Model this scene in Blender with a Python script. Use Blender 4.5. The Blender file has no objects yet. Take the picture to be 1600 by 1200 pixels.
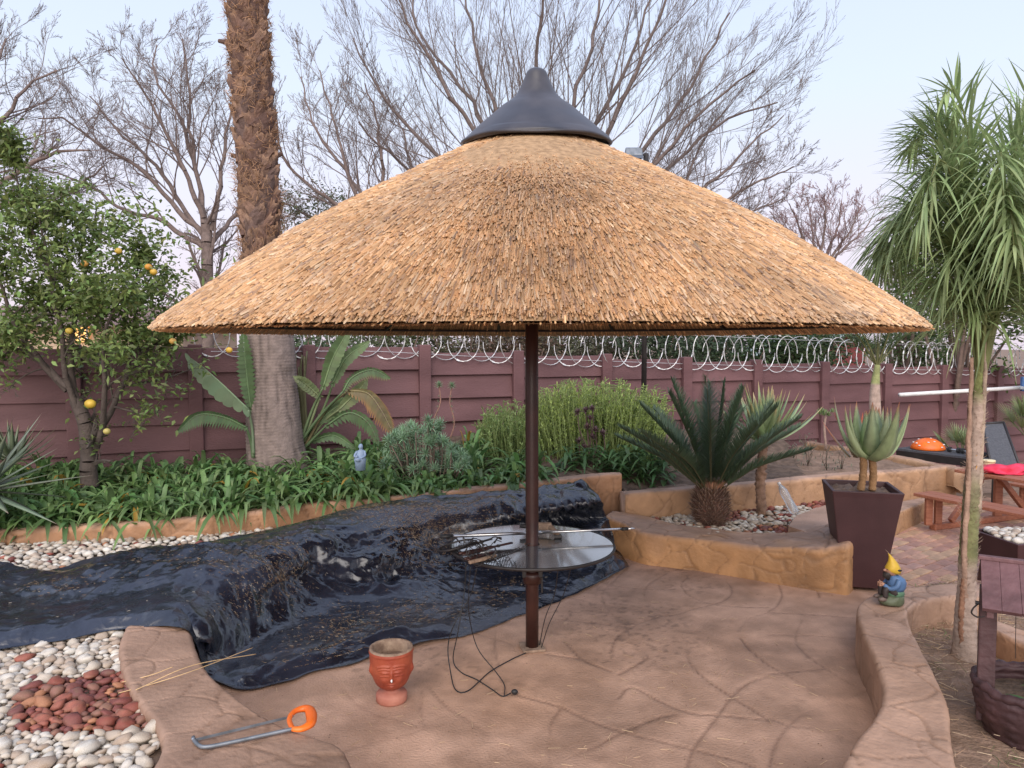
import bpy, bmesh, math, random
import numpy as np
from mathutils import Vector, Matrix

# ------------------------------------------------------------------ camera, world, sun, exposure
SC = bpy.context.scene
COL = SC.collection
F = 1164.0; CX = 800.0; CY = 600.0; PITCH = math.atan(64 / F); EYE = np.array([0.0, 0.0, 2.0])
cam_d = bpy.data.cameras.new("camera"); cam_d.sensor_width = 36; cam_d.lens = 36 * F / 1600
cam_d.clip_start = 0.05; cam_d.clip_end = 600
cam = bpy.data.objects.new("camera", cam_d); COL.objects.link(cam)
cam.location = EYE; cam.rotation_euler = (math.pi / 2 - PITCH, 0, 0)
SC.camera = cam
SUN_EL = math.radians(34); SUN_ROT = math.radians(184)      # behind the camera, a little to the left
world = bpy.data.worlds.new("World"); SC.world = world; world.use_nodes = True
nt = world.node_tree; nt.nodes.clear()
w_out = nt.nodes.new('ShaderNodeOutputWorld'); w_bg = nt.nodes.new('ShaderNodeBackground')
sky = nt.nodes.new('ShaderNodeTexSky'); sky.sky_type = 'NISHITA'; sky.sun_disc = False
sky.sun_elevation = SUN_EL; sky.sun_rotation = SUN_ROT; sky.air_density = 1.0; sky.dust_density = 2.0
tc = nt.nodes.new('ShaderNodeTexCoord'); sep = nt.nodes.new('ShaderNodeSeparateXYZ')
ramp = nt.nodes.new('ShaderNodeValToRGB'); mixc = nt.nodes.new('ShaderNodeMix'); mixc.data_type = 'RGBA'
scl = nt.nodes.new('ShaderNodeVectorMath'); scl.operation = 'SCALE'; scl.inputs['Scale'].default_value = 9.6
cr = ramp.color_ramp
cr.elements[0].position = 0.0; cr.elements[0].color = (0.80, 0.70, 0.80, 1)
cr.elements[1].position = 1.0; cr.elements[1].color = (0.56, 0.68, 1.0, 1)
for p_, c_ in ((0.07, (0.84, 0.745, 0.845)), (0.16, (0.82, 0.80, 0.93)), (0.30, (0.74, 0.83, 1.0)), (0.46, (0.66, 0.76, 1.0))):
    e_ = cr.elements.new(p_); e_.color = (*c_, 1)
mixc.inputs[0].default_value = 0.90
L = nt.links.new
L(tc.outputs['Generated'], sep.inputs[0]); L(sep.outputs['Z'], ramp.inputs[0]); L(ramp.outputs[0], scl.inputs[0])
L(sky.outputs[0], mixc.inputs[6]); L(scl.outputs[0], mixc.inputs[7]); L(mixc.outputs[2], w_bg.inputs[0])
w_bg.inputs[1].default_value = 0.1; L(w_bg.outputs[0], w_out.inputs[0])
sun_d = bpy.data.lights.new("sun", 'SUN'); sun_d.energy = 3.2; sun_d.angle = math.radians(70); sun_d.color = (1.0, 0.90, 0.80)
sun = bpy.data.objects.new("sun", sun_d); COL.objects.link(sun)
sdir = Vector((math.sin(SUN_ROT) * math.cos(SUN_EL), math.cos(SUN_ROT) * math.cos(SUN_EL), math.sin(SUN_EL)))
sun.rotation_euler = sdir.to_track_quat('Z', 'Y').to_euler()
SC.view_settings.view_transform = 'Standard'; SC.view_settings.look = 'None'
SC.view_settings.exposure = 0.32; SC.view_settings.gamma = 1.0; SC.view_settings.use_curve_mapping = False

# ------------------------------------------------------------------ helpers
R = np.random.RandomState(7)
random.seed(7)
def ray(px, py):
    x = (px - CX) / F; z = -(py - CY) / F
    c, s = math.cos(PITCH), math.sin(PITCH)
    return np.array([x, c + z * s, -s + z * c])
def W(px, py, z=0.0):
    r = ray(px, py); t = (z - EYE[2]) / r[2]; return EYE + r * t
def D(px, py, d):
    r = ray(px, py); return EYE + r * (d / r[1])
WL0, WLS = 9.93, 0.375                          # boundary wall line  y = WL0 + WLS * x
def Bw(px, py, off=0.0):
    r = ray(px, py); t = (WL0 - off) / (r[1] - WLS * r[0]); return EYE + r * t
def poly(pts, z=None):
    return np.array([W(p[0], p[1], p[2] if len(p) > 2 else z) for p in pts])
def nrm(a):
    return a / np.maximum(np.linalg.norm(a, axis=-1, keepdims=True), 1e-9)
def resample(P, n):
    P = np.asarray(P, float); k = len(P)
    # Catmull-Rom then even spacing
    Q = np.vstack([2 * P[0] - P[1], P, 2 * P[-1] - P[-2]]); out = []
    for i in range(1, k):
        p0, p1, p2, p3 = Q[i - 1], Q[i], Q[i + 1], Q[i + 2]
        for t in np.linspace(0, 1, 12, endpoint=False):
            out.append(.5 * ((2 * p1) + (-p0 + p2) * t + (2 * p0 - 5 * p1 + 4 * p2 - p3) * t * t + (-p0 + 3 * p1 - 3 * p2 + p3) * t ** 3))
    out.append(P[-1]); out = np.array(out)
    s = np.r_[0, np.cumsum(np.linalg.norm(np.diff(out, axis=0), axis=1))]
    u = np.linspace(0, s[-1], n)
    return np.stack([np.interp(u, s, out[:, j]) for j in range(out.shape[1])], 1)
def _hash(ix, iy, iz, seed):
    h = (ix.astype(np.int64) * 374761393 + iy.astype(np.int64) * 668265263 + iz.astype(np.int64) * 2147483647 + seed * 144665) & 0xffffffff
    h = ((h ^ (h >> 13)) * 1274126177) & 0xffffffff
    h = ((h ^ (h >> 15)) * 2246822519) & 0xffffffff
    return ((h ^ (h >> 16)) & 0xffff) / 65535.0
def vnoise(P, scale=1.0, seed=0):
    P = np.asarray(P) * scale; i = np.floor(P).astype(int); f = P - i; f = f * f * (3 - 2 * f); r = 0
    for dx in (0, 1):
        for dy in (0, 1):
            for dz in (0, 1):
                w = (f[..., 0] if dx else 1 - f[..., 0]) * (f[..., 1] if dy else 1 - f[..., 1]) * (f[..., 2] if dz else 1 - f[..., 2])
                r = r + w * _hash(i[..., 0] + dx, i[..., 1] + dy, i[..., 2] + dz, seed)
    return r * 2 - 1
def fbm(P, scale=1.0, seed=0, oct=4):
    r = 0; a = 1; t = 0
    for o in range(oct):
        r = r + a * vnoise(P, scale * 2 ** o, seed + o * 17); t += a; a *= .5
    return r / t
def cracks(P, cell, width, seed=0, warp=.25):
    """groove mask 0..1 along the borders of random cells"""
    P = np.asarray(P); Pw = P + warp * cell * np.stack([vnoise(P, 1.6 / cell, seed + k) for k in range(3)], -1)
    lo, hi = Pw.min(0) - cell, Pw.max(0) + cell
    rs = np.random.RandomState(seed + 5)
    ext = np.maximum(hi - lo, cell); n = int(np.prod(np.ceil(ext / cell))) + 4
    S = lo + rs.rand(n, 3) * ext; out = np.zeros(len(P))
    for a in range(0, len(P), 6000):
        d = np.linalg.norm(Pw[a:a + 6000, None] - S[None], axis=2)
        d.partition(1, axis=1); out[a:a + 6000] = d[:, 1] - d[:, 0]
    return np.clip(1 - out / width, 0, 1)

def worley(P, cell, seed=0, chunk=3000):
    lo, hi = P.min(0) - cell, P.max(0) + cell; rs = np.random.RandomState(seed); n = int(np.prod(np.ceil((hi - lo) / cell))); S = lo + rs.rand(n, P.shape[1]) * (hi - lo); out = np.zeros(len(P))
    order = np.argsort(P[:, 0]); S = S[np.argsort(S[:, 0])]
    for a in range(0, len(P), chunk):
        ix = order[a:a + chunk]; p = P[ix]; s = S[(S[:, 0] > p[0, 0] - 2.5 * cell) & (S[:, 0] < p[-1, 0] + 2.5 * cell)]; out[ix] = np.sqrt(((p[:, None] - s[None]) ** 2).sum(2).min(1))
    return out / cell

def link(o, parent=None):
    COL.objects.link(o)
    if parent is not None: o.parent = parent
    return o
def thing(name, label, cat, loc=(0, 0, 0), group=None, rotz=0):
    o = bpy.data.objects.new(name, None); link(o); o.location = tuple(float(v) for v in loc); o.rotation_euler = (0, 0, rotz)
    o.empty_display_size = .1; o['label'] = label; o['category'] = cat
    if group: o['group'] = group
    return o
def tag(o, label=None, cat=None, group=None, kind=None):
    if label: o['label'] = label
    if cat: o['category'] = cat
    if group: o['group'] = group
    if kind: o['kind'] = kind
    return o
def gloc(o):
    v = np.zeros(3)
    while o is not None:
        v += np.array(o.location); o = o.parent
    return v
def mesh(name, V, Fs, mat, parent=None, tint=None, smooth=False, local=False, origin=None):
    """V (n,3); Fs: one face array (m,k) or a list of them; V in world coordinates unless local"""
    V = np.asarray(V, float).reshape(-1, 3)
    if not isinstance(Fs, list): Fs = [Fs]
    elif np.ndim(Fs[0]) == 1: Fs = [np.array(Fs)]
    if parent is not None and not local: V = V - gloc(parent)
    me = bpy.data.meshes.new(name); o = bpy.data.objects.new(name, me)
    if origin is not None: V = V - np.array(origin); o.location = tuple(float(v) for v in origin)
    Fs = [np.asarray(f, np.int32) for f in Fs if len(f)]
    loops = np.concatenate([f.ravel() for f in Fs]); cnt = np.concatenate([np.full(len(f), f.shape[1], np.int32) for f in Fs])
    me.vertices.add(len(V)); me.vertices.foreach_set('co', V.astype(np.float32).ravel())
    me.loops.add(len(loops)); me.loops.foreach_set('vertex_index', loops)
    me.polygons.add(len(cnt)); st = np.r_[0, np.cumsum(cnt)[:-1]].astype(np.int32)
    me.polygons.foreach_set('loop_start', st); me.polygons.foreach_set('loop_total', cnt)
    me.polygons.foreach_set('use_smooth', np.full(len(cnt), bool(smooth or mat.name.startswith(('leaf', 'succulent')))))
    me.update(calc_edges=True); me.validate()
    if tint is not None:
        t = np.asarray(tint, float)
        if t.ndim == 1: t = np.tile(t, (len(V), 1))
        a = me.color_attributes.new('tint', 'FLOAT_COLOR', 'POINT')
        a.data.foreach_set('color', np.c_[t[:, :3], np.ones(len(t))].astype(np.float32).ravel())
    me.materials.append(mat)
    link(o, parent); return o
class Soup:
    def __init__(s): s.V = []; s.F = {}; s.T = []; s.n = 0
    def add(s, V, Fs, tint=None):
        V = np.asarray(V, float).reshape(-1, 3)
        if not isinstance(Fs, list): Fs = [Fs]
        elif np.ndim(Fs[0]) == 1: Fs = [np.array(Fs)]
        for f in Fs:
            f = np.asarray(f)
            if len(f): s.F.setdefault(f.shape[1], []).append(f + s.n)
        s.V.append(V)
        t = np.ones(3) if tint is None else np.asarray(tint, float)
        s.T.append(np.tile(t, (len(V), 1)) if t.ndim == 1 else t)
        s.n += len(V); return s
    def build(s, name, mat, parent=None, smooth=False, **k):
        return mesh(name, np.vstack(s.V), [np.vstack(v) for v in s.F.values()], mat, parent, np.vstack(s.T), smooth, **k)

def box(c, size, rotz=0, bevel=0.0, taper=1.0, rot=None):
    bm = bmesh.new(); bmesh.ops.create_cube(bm, size=1)
    for v in bm.verts:
        k = taper if v.co.z < 0 else 1
        v.co = Vector((v.co.x * size[0] * k, v.co.y * size[1] * k, v.co.z * size[2]))
    if bevel: bmesh.ops.bevel(bm, geom=list(bm.edges), offset=bevel, segments=2, affect='EDGES', profile=.6)
    M = (rot if rot is not None else Matrix.Rotation(rotz, 3, 'Z'))
    bm.verts.index_update()
    V = np.array([list(M @ v.co) for v in bm.verts]) + np.array(c)
    fs = {}
    for f in bm.faces: fs.setdefault(len(f.verts), []).append([v.index for v in f.verts])
    bm.free(); return V, [np.array(v) for v in fs.values()]
def beam(p0, p1, w, h, bevel=.004):
    p0 = Vector(p0); p1 = Vector(p1); d = p1 - p0
    q = d.to_track_quat('X', 'Z').to_matrix()
    return box((p0 + p1) / 2, (d.length, w, h), bevel=bevel, rot=q)
def tube(P, r, n=8, caps=True):
    P = np.asarray(P, float); m = len(P); r = np.broadcast_to(np.asarray(r, float), (m,)) if np.ndim(r) <= 1 else r
    T = nrm(np.gradient(P, axis=0)); up = np.array([0, 0, 1.0]) if abs(T[0][2]) < .9 else np.array([1.0, 0, 0])
    A = np.zeros((m, 3)); a = nrm(np.cross(T[0], up))
    for i in range(m):
        a = nrm(a - T[i] * a.dot(T[i])); A[i] = a
    B = np.cross(T, A); th = np.linspace(0, 2 * math.pi, n, endpoint=False)
    V = P[:, None] + r[:, None, None] * (np.cos(th)[None, :, None] * A[:, None] + np.sin(th)[None, :, None] * B[:, None])
    V = V.reshape(-1, 3); i = np.arange(m - 1)[:, None] * n; j = np.arange(n)[None]; k = (j + 1) % n
    Fq = np.stack([i + j, i + k, i + n + k, i + n + j], -1).reshape(-1, 4); Fs = [Fq]
    if caps: Fs.append(np.arange(n)[None, ::-1]); Fs.append((np.arange(n) + (m - 1) * n)[None])
    return V, Fs
def lathe(prof, c=(0, 0, 0), n=32, fn=None, caps=True):
    prof = np.asarray(prof, float); m = len(prof); th = np.linspace(0, 2 * math.pi, n, endpoint=False)
    r = prof[:, 0][:, None] * np.ones(n)[None]; z = prof[:, 1][:, None] * np.ones(n)[None]; T = np.ones(m)[:, None] * th[None]
    if fn is not None: r = r + fn(T, z)
    V = np.stack([r * np.cos(T), r * np.sin(T), z], -1).reshape(-1, 3) + np.array(c)
    i = np.arange(m - 1)[:, None] * n; j = np.arange(n)[None]; k = (j + 1) % n
    Fs = [np.stack([i + j, i + k, i + n + k, i + n + j], -1).reshape(-1, 4)]
    if caps: Fs.append(np.arange(n)[None, ::-1]); Fs.append((np.arange(n) + (m - 1) * n)[None])
    return V, Fs
def ico(sub=2):
    bm = bmesh.new(); bmesh.ops.create_icosphere(bm, subdivisions=sub, radius=1); bm.verts.index_update()
    V = np.array([v.co[:] for v in bm.verts]); Fa = np.array([[v.index for v in f.verts] for f in bm.faces]); bm.free(); return V, Fa
ICO1, ICO2, ICO3 = ico(1), ico(2), ico(3)
def blob(c, s, sub=2, noise=0.0, nscale=1.5, seed=0, rotz=0):
    V, Fa = {1: ICO1, 2: ICO2, 3: ICO3}[sub]; V = V * (1 + noise * vnoise(V, nscale, seed))[:, None] * np.array(s)
    if rotz:
        c_, s_ = math.cos(rotz), math.sin(rotz); V = V @ np.array([[c_, s_, 0], [-s_, c_, 0], [0, 0, 1]])
    return V + np.array(c), Fa
def segs(P0, P1, r0, r1, n=3, half=False):
    """separate prisms, one per segment"""
    P0, P1 = np.asarray(P0), np.asarray(P1); T = nrm(P1 - P0); a = np.cross(T, np.array([0.31, .2, 1.0])); a = nrm(a); b = np.cross(T, a)
    th = np.linspace(0, 2 * math.pi, n, endpoint=False); ring = np.cos(th)[None, :, None] * a[:, None] + np.sin(th)[None, :, None] * b[:, None]
    V = np.stack([P0[:, None] + ring * np.asarray(r0)[:, None, None], P1[:, None] + ring * np.asarray(r1)[:, None, None]], 1)
    m = len(P0); i = np.arange(m)[:, None] * 2 * n; j = np.arange(2 if half else n)[None]; k = (j + 1) % n
    return V.reshape(-1, 3), np.stack([i + j, i + k, i + n + k, i + n + j], -1).reshape(-1, 4)
PROF = {
    'strap': lambda t: np.minimum(1, .55 + 1.6 * t) * np.clip(1 - t ** 4, 0, 1) + .02,
    'lance': lambda t: np.sin(math.pi * np.clip(t, .04, .985) ** .75),
    'spike': lambda t: np.clip(1 - t, 0, 1) ** .75 + .02,
    'aloe': lambda t: (1 - t ** 1.7) * np.minimum(1, .8 + t) + .015,
    'oval': lambda t: np.sqrt(np.clip(np.sin(math.pi * np.clip(t, .02, .98)), 0, 1)),
}
def leaves(P0, Dv, Ln, Wd, droop=0.0, nseg=4, prof='strap', fold=0.0, thick=0.0, roll=0.0, up=(0, 0, 1), curl=0.0):
    """many leaves at once. returns V, F, leaf index per vertex, t per vertex"""
    P0 = np.asarray(P0, float).reshape(-1, 3); N = len(P0); Dv = nrm(np.broadcast_to(np.asarray(Dv, float), (N, 3)))
    bc = lambda a: np.broadcast_to(np.asarray(a, float), (N,))
    Ln, Wd, droop, roll, curl = bc(Ln), bc(Wd), bc(droop), bc(roll), bc(curl); t = np.linspace(0, 1, nseg + 1)
    Up = np.broadcast_to(np.asarray(up, float), (N, 3)); S = np.cross(Dv, Up); bad = np.linalg.norm(S, axis=1) < .05; S[bad] = np.array([1.0, 0, 0]); S = nrm(S)
    N0 = np.cross(S, Dv); S = S * np.cos(roll)[:, None] + N0 * np.sin(roll)[:, None]; N0 = np.cross(S, Dv)
    C = P0[:, None] + Dv[:, None] * (Ln[:, None] * t)[..., None] + np.array([0, 0, -1.0]) * (droop[:, None] * Ln[:, None] * t ** 2)[..., None] + N0[:, None] * (curl[:, None] * Ln[:, None] * t ** 2)[..., None]
    # curve keeps roughly its length
    T = nrm(np.gradient(C, axis=1)); Nn = nrm(np.cross(S[:, None], T)); w = Wd[:, None] * PROF[prof](t)[None] * .5
    Sx = S[:, None]
    if thick: ring = [C - Sx * w[..., None], C + Nn * (w * thick)[..., None] * .5, C + Sx * w[..., None], C - Nn * (w * thick)[..., None]]
    elif fold: ring = [C - Sx * w[..., None] + Nn * (w * fold)[..., None], C, C + Sx * w[..., None] + Nn * (w * fold)[..., None]]
    else: ring = [C - Sx * w[..., None], C + Sx * w[..., None]]
    k = len(ring); V = np.stack(ring, 2); a = np.arange(N)[:, None, None] * (nseg + 1) * k + np.arange(nseg)[None, :, None] * k
    if thick: j = np.arange(k); j2 = (j + 1) % k
    else: j = np.arange(k - 1); j2 = j + 1
    Fq = np.stack([a + j, a + j2, a + k + j2, a + k + j], -1).reshape(-1, 4)
    li = np.repeat(np.arange(N), (nseg + 1) * k); tt = np.tile(np.repeat(t, k), N)
    return V.reshape(-1, 3), Fq, li, tt
def tints(li, tt, base, var=.25, tip=None, tip_from=.8, hue=.1, rs=None, low=1.0):
    rs = rs or R; N = li.max() + 1; c = np.array(base)[None] * (1 + var * (rs.rand(N, 1) * 2 - 1)) * (1 + hue * (rs.rand(N, 3) * 2 - 1))
    c = c[li] * (low + (1 - low) * tt[:, None])
    if tip is not None:
        m = np.clip((tt - tip_from) / (1 - tip_from), 0, 1)[:, None]; c = c * (1 - m) + np.array(tip) * m
    return c
def inpoly(P, Q):
    x, y = P[:, 0], P[:, 1]; r = np.zeros(len(P), bool); j = len(Q) - 1
    for i in range(len(Q)):
        xi, yi, xj, yj = Q[i][0], Q[i][1], Q[j][0], Q[j][1]
        c = ((yi > y) != (yj > y)) & (x < (xj - xi) * (y - yi) / (yj - yi + 1e-12) + xi); r ^= c; j = i
    return r
def prism(Q, z0, z1):
    Q = np.asarray(Q)[:, :2]; n = len(Q); zt = np.broadcast_to(np.asarray(z1, float), (n,))
    V = np.vstack([np.c_[Q, np.full(n, z0)], np.c_[Q, zt]]); j = np.arange(n); k = (j + 1) % n
    return V, [np.stack([j, k, k + n, j + n], -1), (j + n)[None], j[None, ::-1]]

# ------------------------------------------------------------------ materials
def M(name, c1=None, c2=None, scale=6, rough=.7, bump=.0, bscale=40, metal=0, spec=.5, use_tint=False, detail=5, mixlo=.35, mixhi=.65, transl=0, coat=0, extra=None, stretch=None, rvar=0):
    m = bpy.data.materials.new(name); m.use_nodes = True; n = m.node_tree; b = n.nodes['Principled BSDF']; out = n.nodes['Material Output']
    def nd(t): return n.nodes.new(t)
    co = nd('ShaderNodeTexCoord'); vec = co.outputs['Object']
    if stretch:
        mp = nd('ShaderNodeMapping'); mp.inputs['Scale'].default_value = stretch; n.links.new(vec, mp.inputs[0]); vec = mp.outputs[0]
    nz = nd('ShaderNodeTexNoise'); nz.inputs['Scale'].default_value = scale; nz.inputs['Detail'].default_value = detail; n.links.new(vec, nz.inputs['Vector'])
    mr = nd('ShaderNodeMapRange'); mr.inputs[1].default_value = mixlo; mr.inputs[2].default_value = mixhi; n.links.new(nz.outputs[0], mr.inputs[0])
    mx = nd('ShaderNodeMix'); mx.data_type = 'RGBA'; n.links.new(mr.outputs[0], mx.inputs[0])
    mx.inputs[6].default_value = (*(c1 or (1, 1, 1)), 1); mx.inputs[7].default_value = (*(c2 or c1 or (1, 1, 1)), 1); colr = mx.outputs[2]
    if use_tint:
        at = nd('ShaderNodeAttribute'); at.attribute_name = 'tint'; mm = nd('ShaderNodeMix'); mm.data_type = 'RGBA'; mm.blend_type = 'MULTIPLY'; mm.inputs[0].default_value = 1
        n.links.new(at.outputs['Color'], mm.inputs[6]); n.links.new(colr, mm.inputs[7]); colr = mm.outputs[2]
    n.links.new(colr, b.inputs['Base Color']); b.inputs['Roughness'].default_value = rough; b.inputs['Metallic'].default_value = metal
    if rvar:
        r2 = nd('ShaderNodeMapRange'); r2.inputs[1].default_value = .3; r2.inputs[2].default_value = .7; r2.inputs[3].default_value = rough - rvar; r2.inputs[4].default_value = rough + rvar
        n.links.new(nz.outputs[0], r2.inputs[0]); n.links.new(r2.outputs[0], b.inputs['Roughness'])
    b.inputs['Specular IOR Level'].default_value = spec
    if coat: b.inputs['Coat Weight'].default_value = coat; b.inputs['Coat Roughness'].default_value = .15
    if bump:
        nb = nd('ShaderNodeTexNoise'); nb.inputs['Scale'].default_value = bscale; nb.inputs['Detail'].default_value = 6; n.links.new(vec, nb.inputs['Vector'])
        bp = nd('ShaderNodeBump'); bp.inputs['Strength'].default_value = bump; bp.inputs['Distance'].default_value = .02; n.links.new(nb.outputs[0], bp.inputs['Height']); n.links.new(bp.outputs[0], b.inputs['Normal'])
    if transl:
        tr = nd('ShaderNodeBsdfTranslucent'); ms = nd('ShaderNodeMixShader'); ms.inputs[0].default_value = transl
        n.links.new(colr, tr.inputs[0]); n.links.new(b.outputs[0], ms.inputs[1]); n.links.new(tr.outputs[0], ms.inputs[2]); n.links.new(ms.outputs[0], out.inputs[0])
    return m
m_conc = M('stamped_concrete', (.78, .76, .74), (1.14, 1.14, 1.16), scale=3.4, rough=.66, bump=.42, bscale=70, use_tint=True, detail=9, rvar=.1)
m_concwall = M('painted_plaster', (.80, .78, .76), (1.15, 1.15, 1.15), scale=3.5, rough=.6, bump=.35, bscale=35, use_tint=True, detail=8)
m_fence = M('painted_precast', (.105, .047, .050), (.155, .074, .078), scale=1.2, rough=.7, bump=.3, bscale=30, detail=8, stretch=(1, 1, 3))
m_soil = M('garden_soil', (.07, .045, .03), (.15, .10, .07), scale=12, rough=.95, bump=.9, bscale=30, detail=10)
m_soil2 = M('dry_soil', (.17, .11, .075), (.27, .18, .13), scale=9, rough=.95, bump=.9, bscale=40, detail=10)
m_thatch = M('thatch_reed', (.86, .86, .86), (1.1, 1.1, 1.08), scale=2.0, rough=.62, use_tint=True, spec=.35)
m_thunder = M('thatch_underlayer', (.28, .17, .085), (.46, .29, .155), scale=30, rough=.9, bump=.6, bscale=60)
m_cap = M('moulded_black_plastic', (.030, .028, .033), (.060, .057, .066), scale=5, rough=.42, bump=.06, bscale=9, detail=8, rvar=.1)
m_pole = M('brown_painted_steel', (.030, .010, .008), (.050, .017, .012), scale=8, rough=.38, bump=.05, bscale=60)
m_dark = M('dark_steel', (.015, .012, .012), (.03, .025, .024), scale=9, rough=.5)
m_tarp = M('black_plastic_sheet', (.007, .009, .016), (.018, .022, .038), scale=3.0, rough=.27, spec=.65, detail=8, rvar=.11, coat=.38)
def tarp_facets(m):
    n = m.node_tree; b = n.nodes['Principled BSDF']; co = n.nodes.new('ShaderNodeTexCoord'); nz = n.nodes.new('ShaderNodeTexNoise'); nz.inputs['Scale'].default_value = 5
    n.links.new(co.outputs['Object'], nz.inputs['Vector']); sc = n.nodes.new('ShaderNodeVectorMath'); sc.operation = 'MULTIPLY_ADD'; sc.inputs[1].default_value = (.16, .16, .16)
    n.links.new(nz.outputs['Color'], sc.inputs[0]); n.links.new(co.outputs['Object'], sc.inputs[2]); prev = None
    for s_, d_, st_ in ((14, .012, .45), (34, .005, .40)):
        v = n.nodes.new('ShaderNodeTexVoronoi'); v.inputs['Scale'].default_value = s_; n.links.new(sc.outputs[0], v.inputs['Vector']); bp = n.nodes.new('ShaderNodeBump'); bp.inputs['Strength'].default_value = st_; bp.inputs['Distance'].default_value = d_
        n.links.new(v.outputs['Distance'], bp.inputs['Height'])
        if prev: n.links.new(prev.outputs[0], bp.inputs['Normal'])
        prev = bp
    n.links.new(prev.outputs[0], b.inputs['Normal'])
m_straw = M('dry_straw', (.9, .9, .9), (1.1, 1.1, 1.1), scale=6, rough=.8, use_tint=True)
m_leaf = M('leaf', (.85, .85, .85), (1.12, 1.12, 1.1), scale=5, rough=.48, use_tint=True, transl=.32, spec=.4)
m_waxy = M('succulent_leaf', (.85, .85, .85), (1.12, 1.12, 1.1), scale=7, rough=.42, use_tint=True, spec=.45, bump=.08, bscale=30)
m_bark = M('bark', (.8, .8, .8), (1.15, 1.15, 1.15), scale=14, rough=.9, use_tint=True, bump=.5, bscale=50, detail=8)
m_twig = M('twig', (.9, .9, .9), (1.1, 1.1, 1.1), scale=3, rough=.9, use_tint=True)
m_peb = M('river_pebble', (.78, .76, .73), (1.12, 1.12, 1.1), scale=16, rough=.65, use_tint=True, bump=.15, bscale=40, detail=7)
m_steel = M('bright_steel', (.55, .55, .55), (.72, .72, .72), scale=20, rough=.28, metal=1)
m_wire = M('galvanised_wire', (.55, .55, .56), (.75, .75, .75), scale=20, rough=.45, metal=.3)
m_glass = M('tinted_glass_top', (.05, .055, .065), (.07, .08, .09), scale=3, rough=.05, spec=1.0, coat=1.0)
m_glass.node_tree.nodes['Principled BSDF'].inputs['IOR'].default_value = 1.6
m_terra = M('red_terracotta', (.26, .042, .020), (.36, .080, .036), scale=9, rough=.55, bump=.15, bscale=60, detail=8)
m_terrafoot = M('worn_terracotta', (.36, .12, .08), (.46, .19, .13), scale=9, rough=.7, bump=.15, bscale=60)
m_clayrim = M('weathered_clay', (.20, .13, .09), (.34, .24, .17), scale=25, rough=.8, bump=.3, bscale=70)
m_orange = M('orange_plastic', (.72, .13, .015), (.85, .18, .02), scale=8, rough=.4)
m_grey = M('grey_painted_metal', (.13, .15, .17), (.22, .24, .27), scale=14, rough=.45, metal=.4)
m_planter = M('brown_planter_resin', (.052, .020, .022), (.068, .027, .029), scale=4, rough=.55, bump=.05, bscale=80)
m_wood = M('stained_wood', (.25, .085, .045), (.36, .14, .08), scale=9, rough=.55, bump=.2, bscale=20, detail=7, stretch=(1, 6, 6))
m_welldark = M('dark_well_paint', (.045, .022, .024), (.085, .042, .044), scale=7, rough=.6, bump=.35, bscale=25, detail=9)
m_wellwood = M('painted_well_wood', (.085, .040, .042), (.16, .08, .085), scale=7, rough=.6, bump=.35, bscale=25, detail=9)
m_tint = M('painted_resin', (.88, .88, .88), (1.1, 1.1, 1.1), scale=20, rough=.5, use_tint=True, bump=.1, bscale=60)
m_rubber = M('black_rubber', (.012, .012, .013), (.022, .022, .024), scale=9, rough=.55)
m_white = M('white_plastic', (.66, .66, .66), (.78, .78, .78), scale=9, rough=.4)
m_fabric = M('grey_mesh_fabric', (.055, .058, .068), (.08, .083, .095), scale=50, rough=.8, bump=.2, bscale=120)
m_red = M('red_cloth', (.55, .02, .06), (.75, .05, .11), scale=9, rough=.8, bump=.3, bscale=30)
m_paver = M('clay_paver', (.8, .8, .8), (1.15, 1.12, 1.1), scale=11, rough=.75, use_tint=True, bump=.4, bscale=60, detail=8)
m_bottle = M('clear_pet', (.75, .8, .85), (.8, .85, .9), scale=9, rough=.12, spec=.6)
m_bottle.node_tree.nodes['Principled BSDF'].inputs['Transmission Weight'].default_value = .75
m_plaster = M('house_plaster', (.50, .38, .27), (.60, .46, .34), scale=3, rough=.85)
m_roof = M('roof_sheet', (.20, .26, .23), (.30, .36, .32), scale=3, rough=.6)
m_tile = M('roof_tile', (.16, .10, .09), (.26, .17, .15), scale=6, rough=.8, bump=.4, bscale=20)
m_redwall = M('dark_red_gable', (.13, .025, .028), (.18, .04, .04), scale=5, rough=.8)
m_lit = bpy.data.materials.new('lit_window'); m_lit.use_nodes = True
_b = m_lit.node_tree.nodes['Principled BSDF']; _b.inputs['Base Color'].default_value = (.8, .5, .2, 1); _b.inputs['Emission Color'].default_value = (1, .52, .16, 1); _b.inputs['Emission Strength'].default_value = 1.6
tarp_facets(m_tarp)
# ------------------------------------------------------------------ ground and patio floor
ORANGE = np.array((.44, .235, .125)); PINK = np.array((.43, .272, .192)); JOINT = np.array((.15, .085, .058))
g = mesh('ground', [[-160, -60, -.14], [160, -60, -.14], [160, 300, -.14], [-160, 300, -.14]], [[0, 1, 2, 3]], m_soil2); tag(g, kind='structure')
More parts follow.
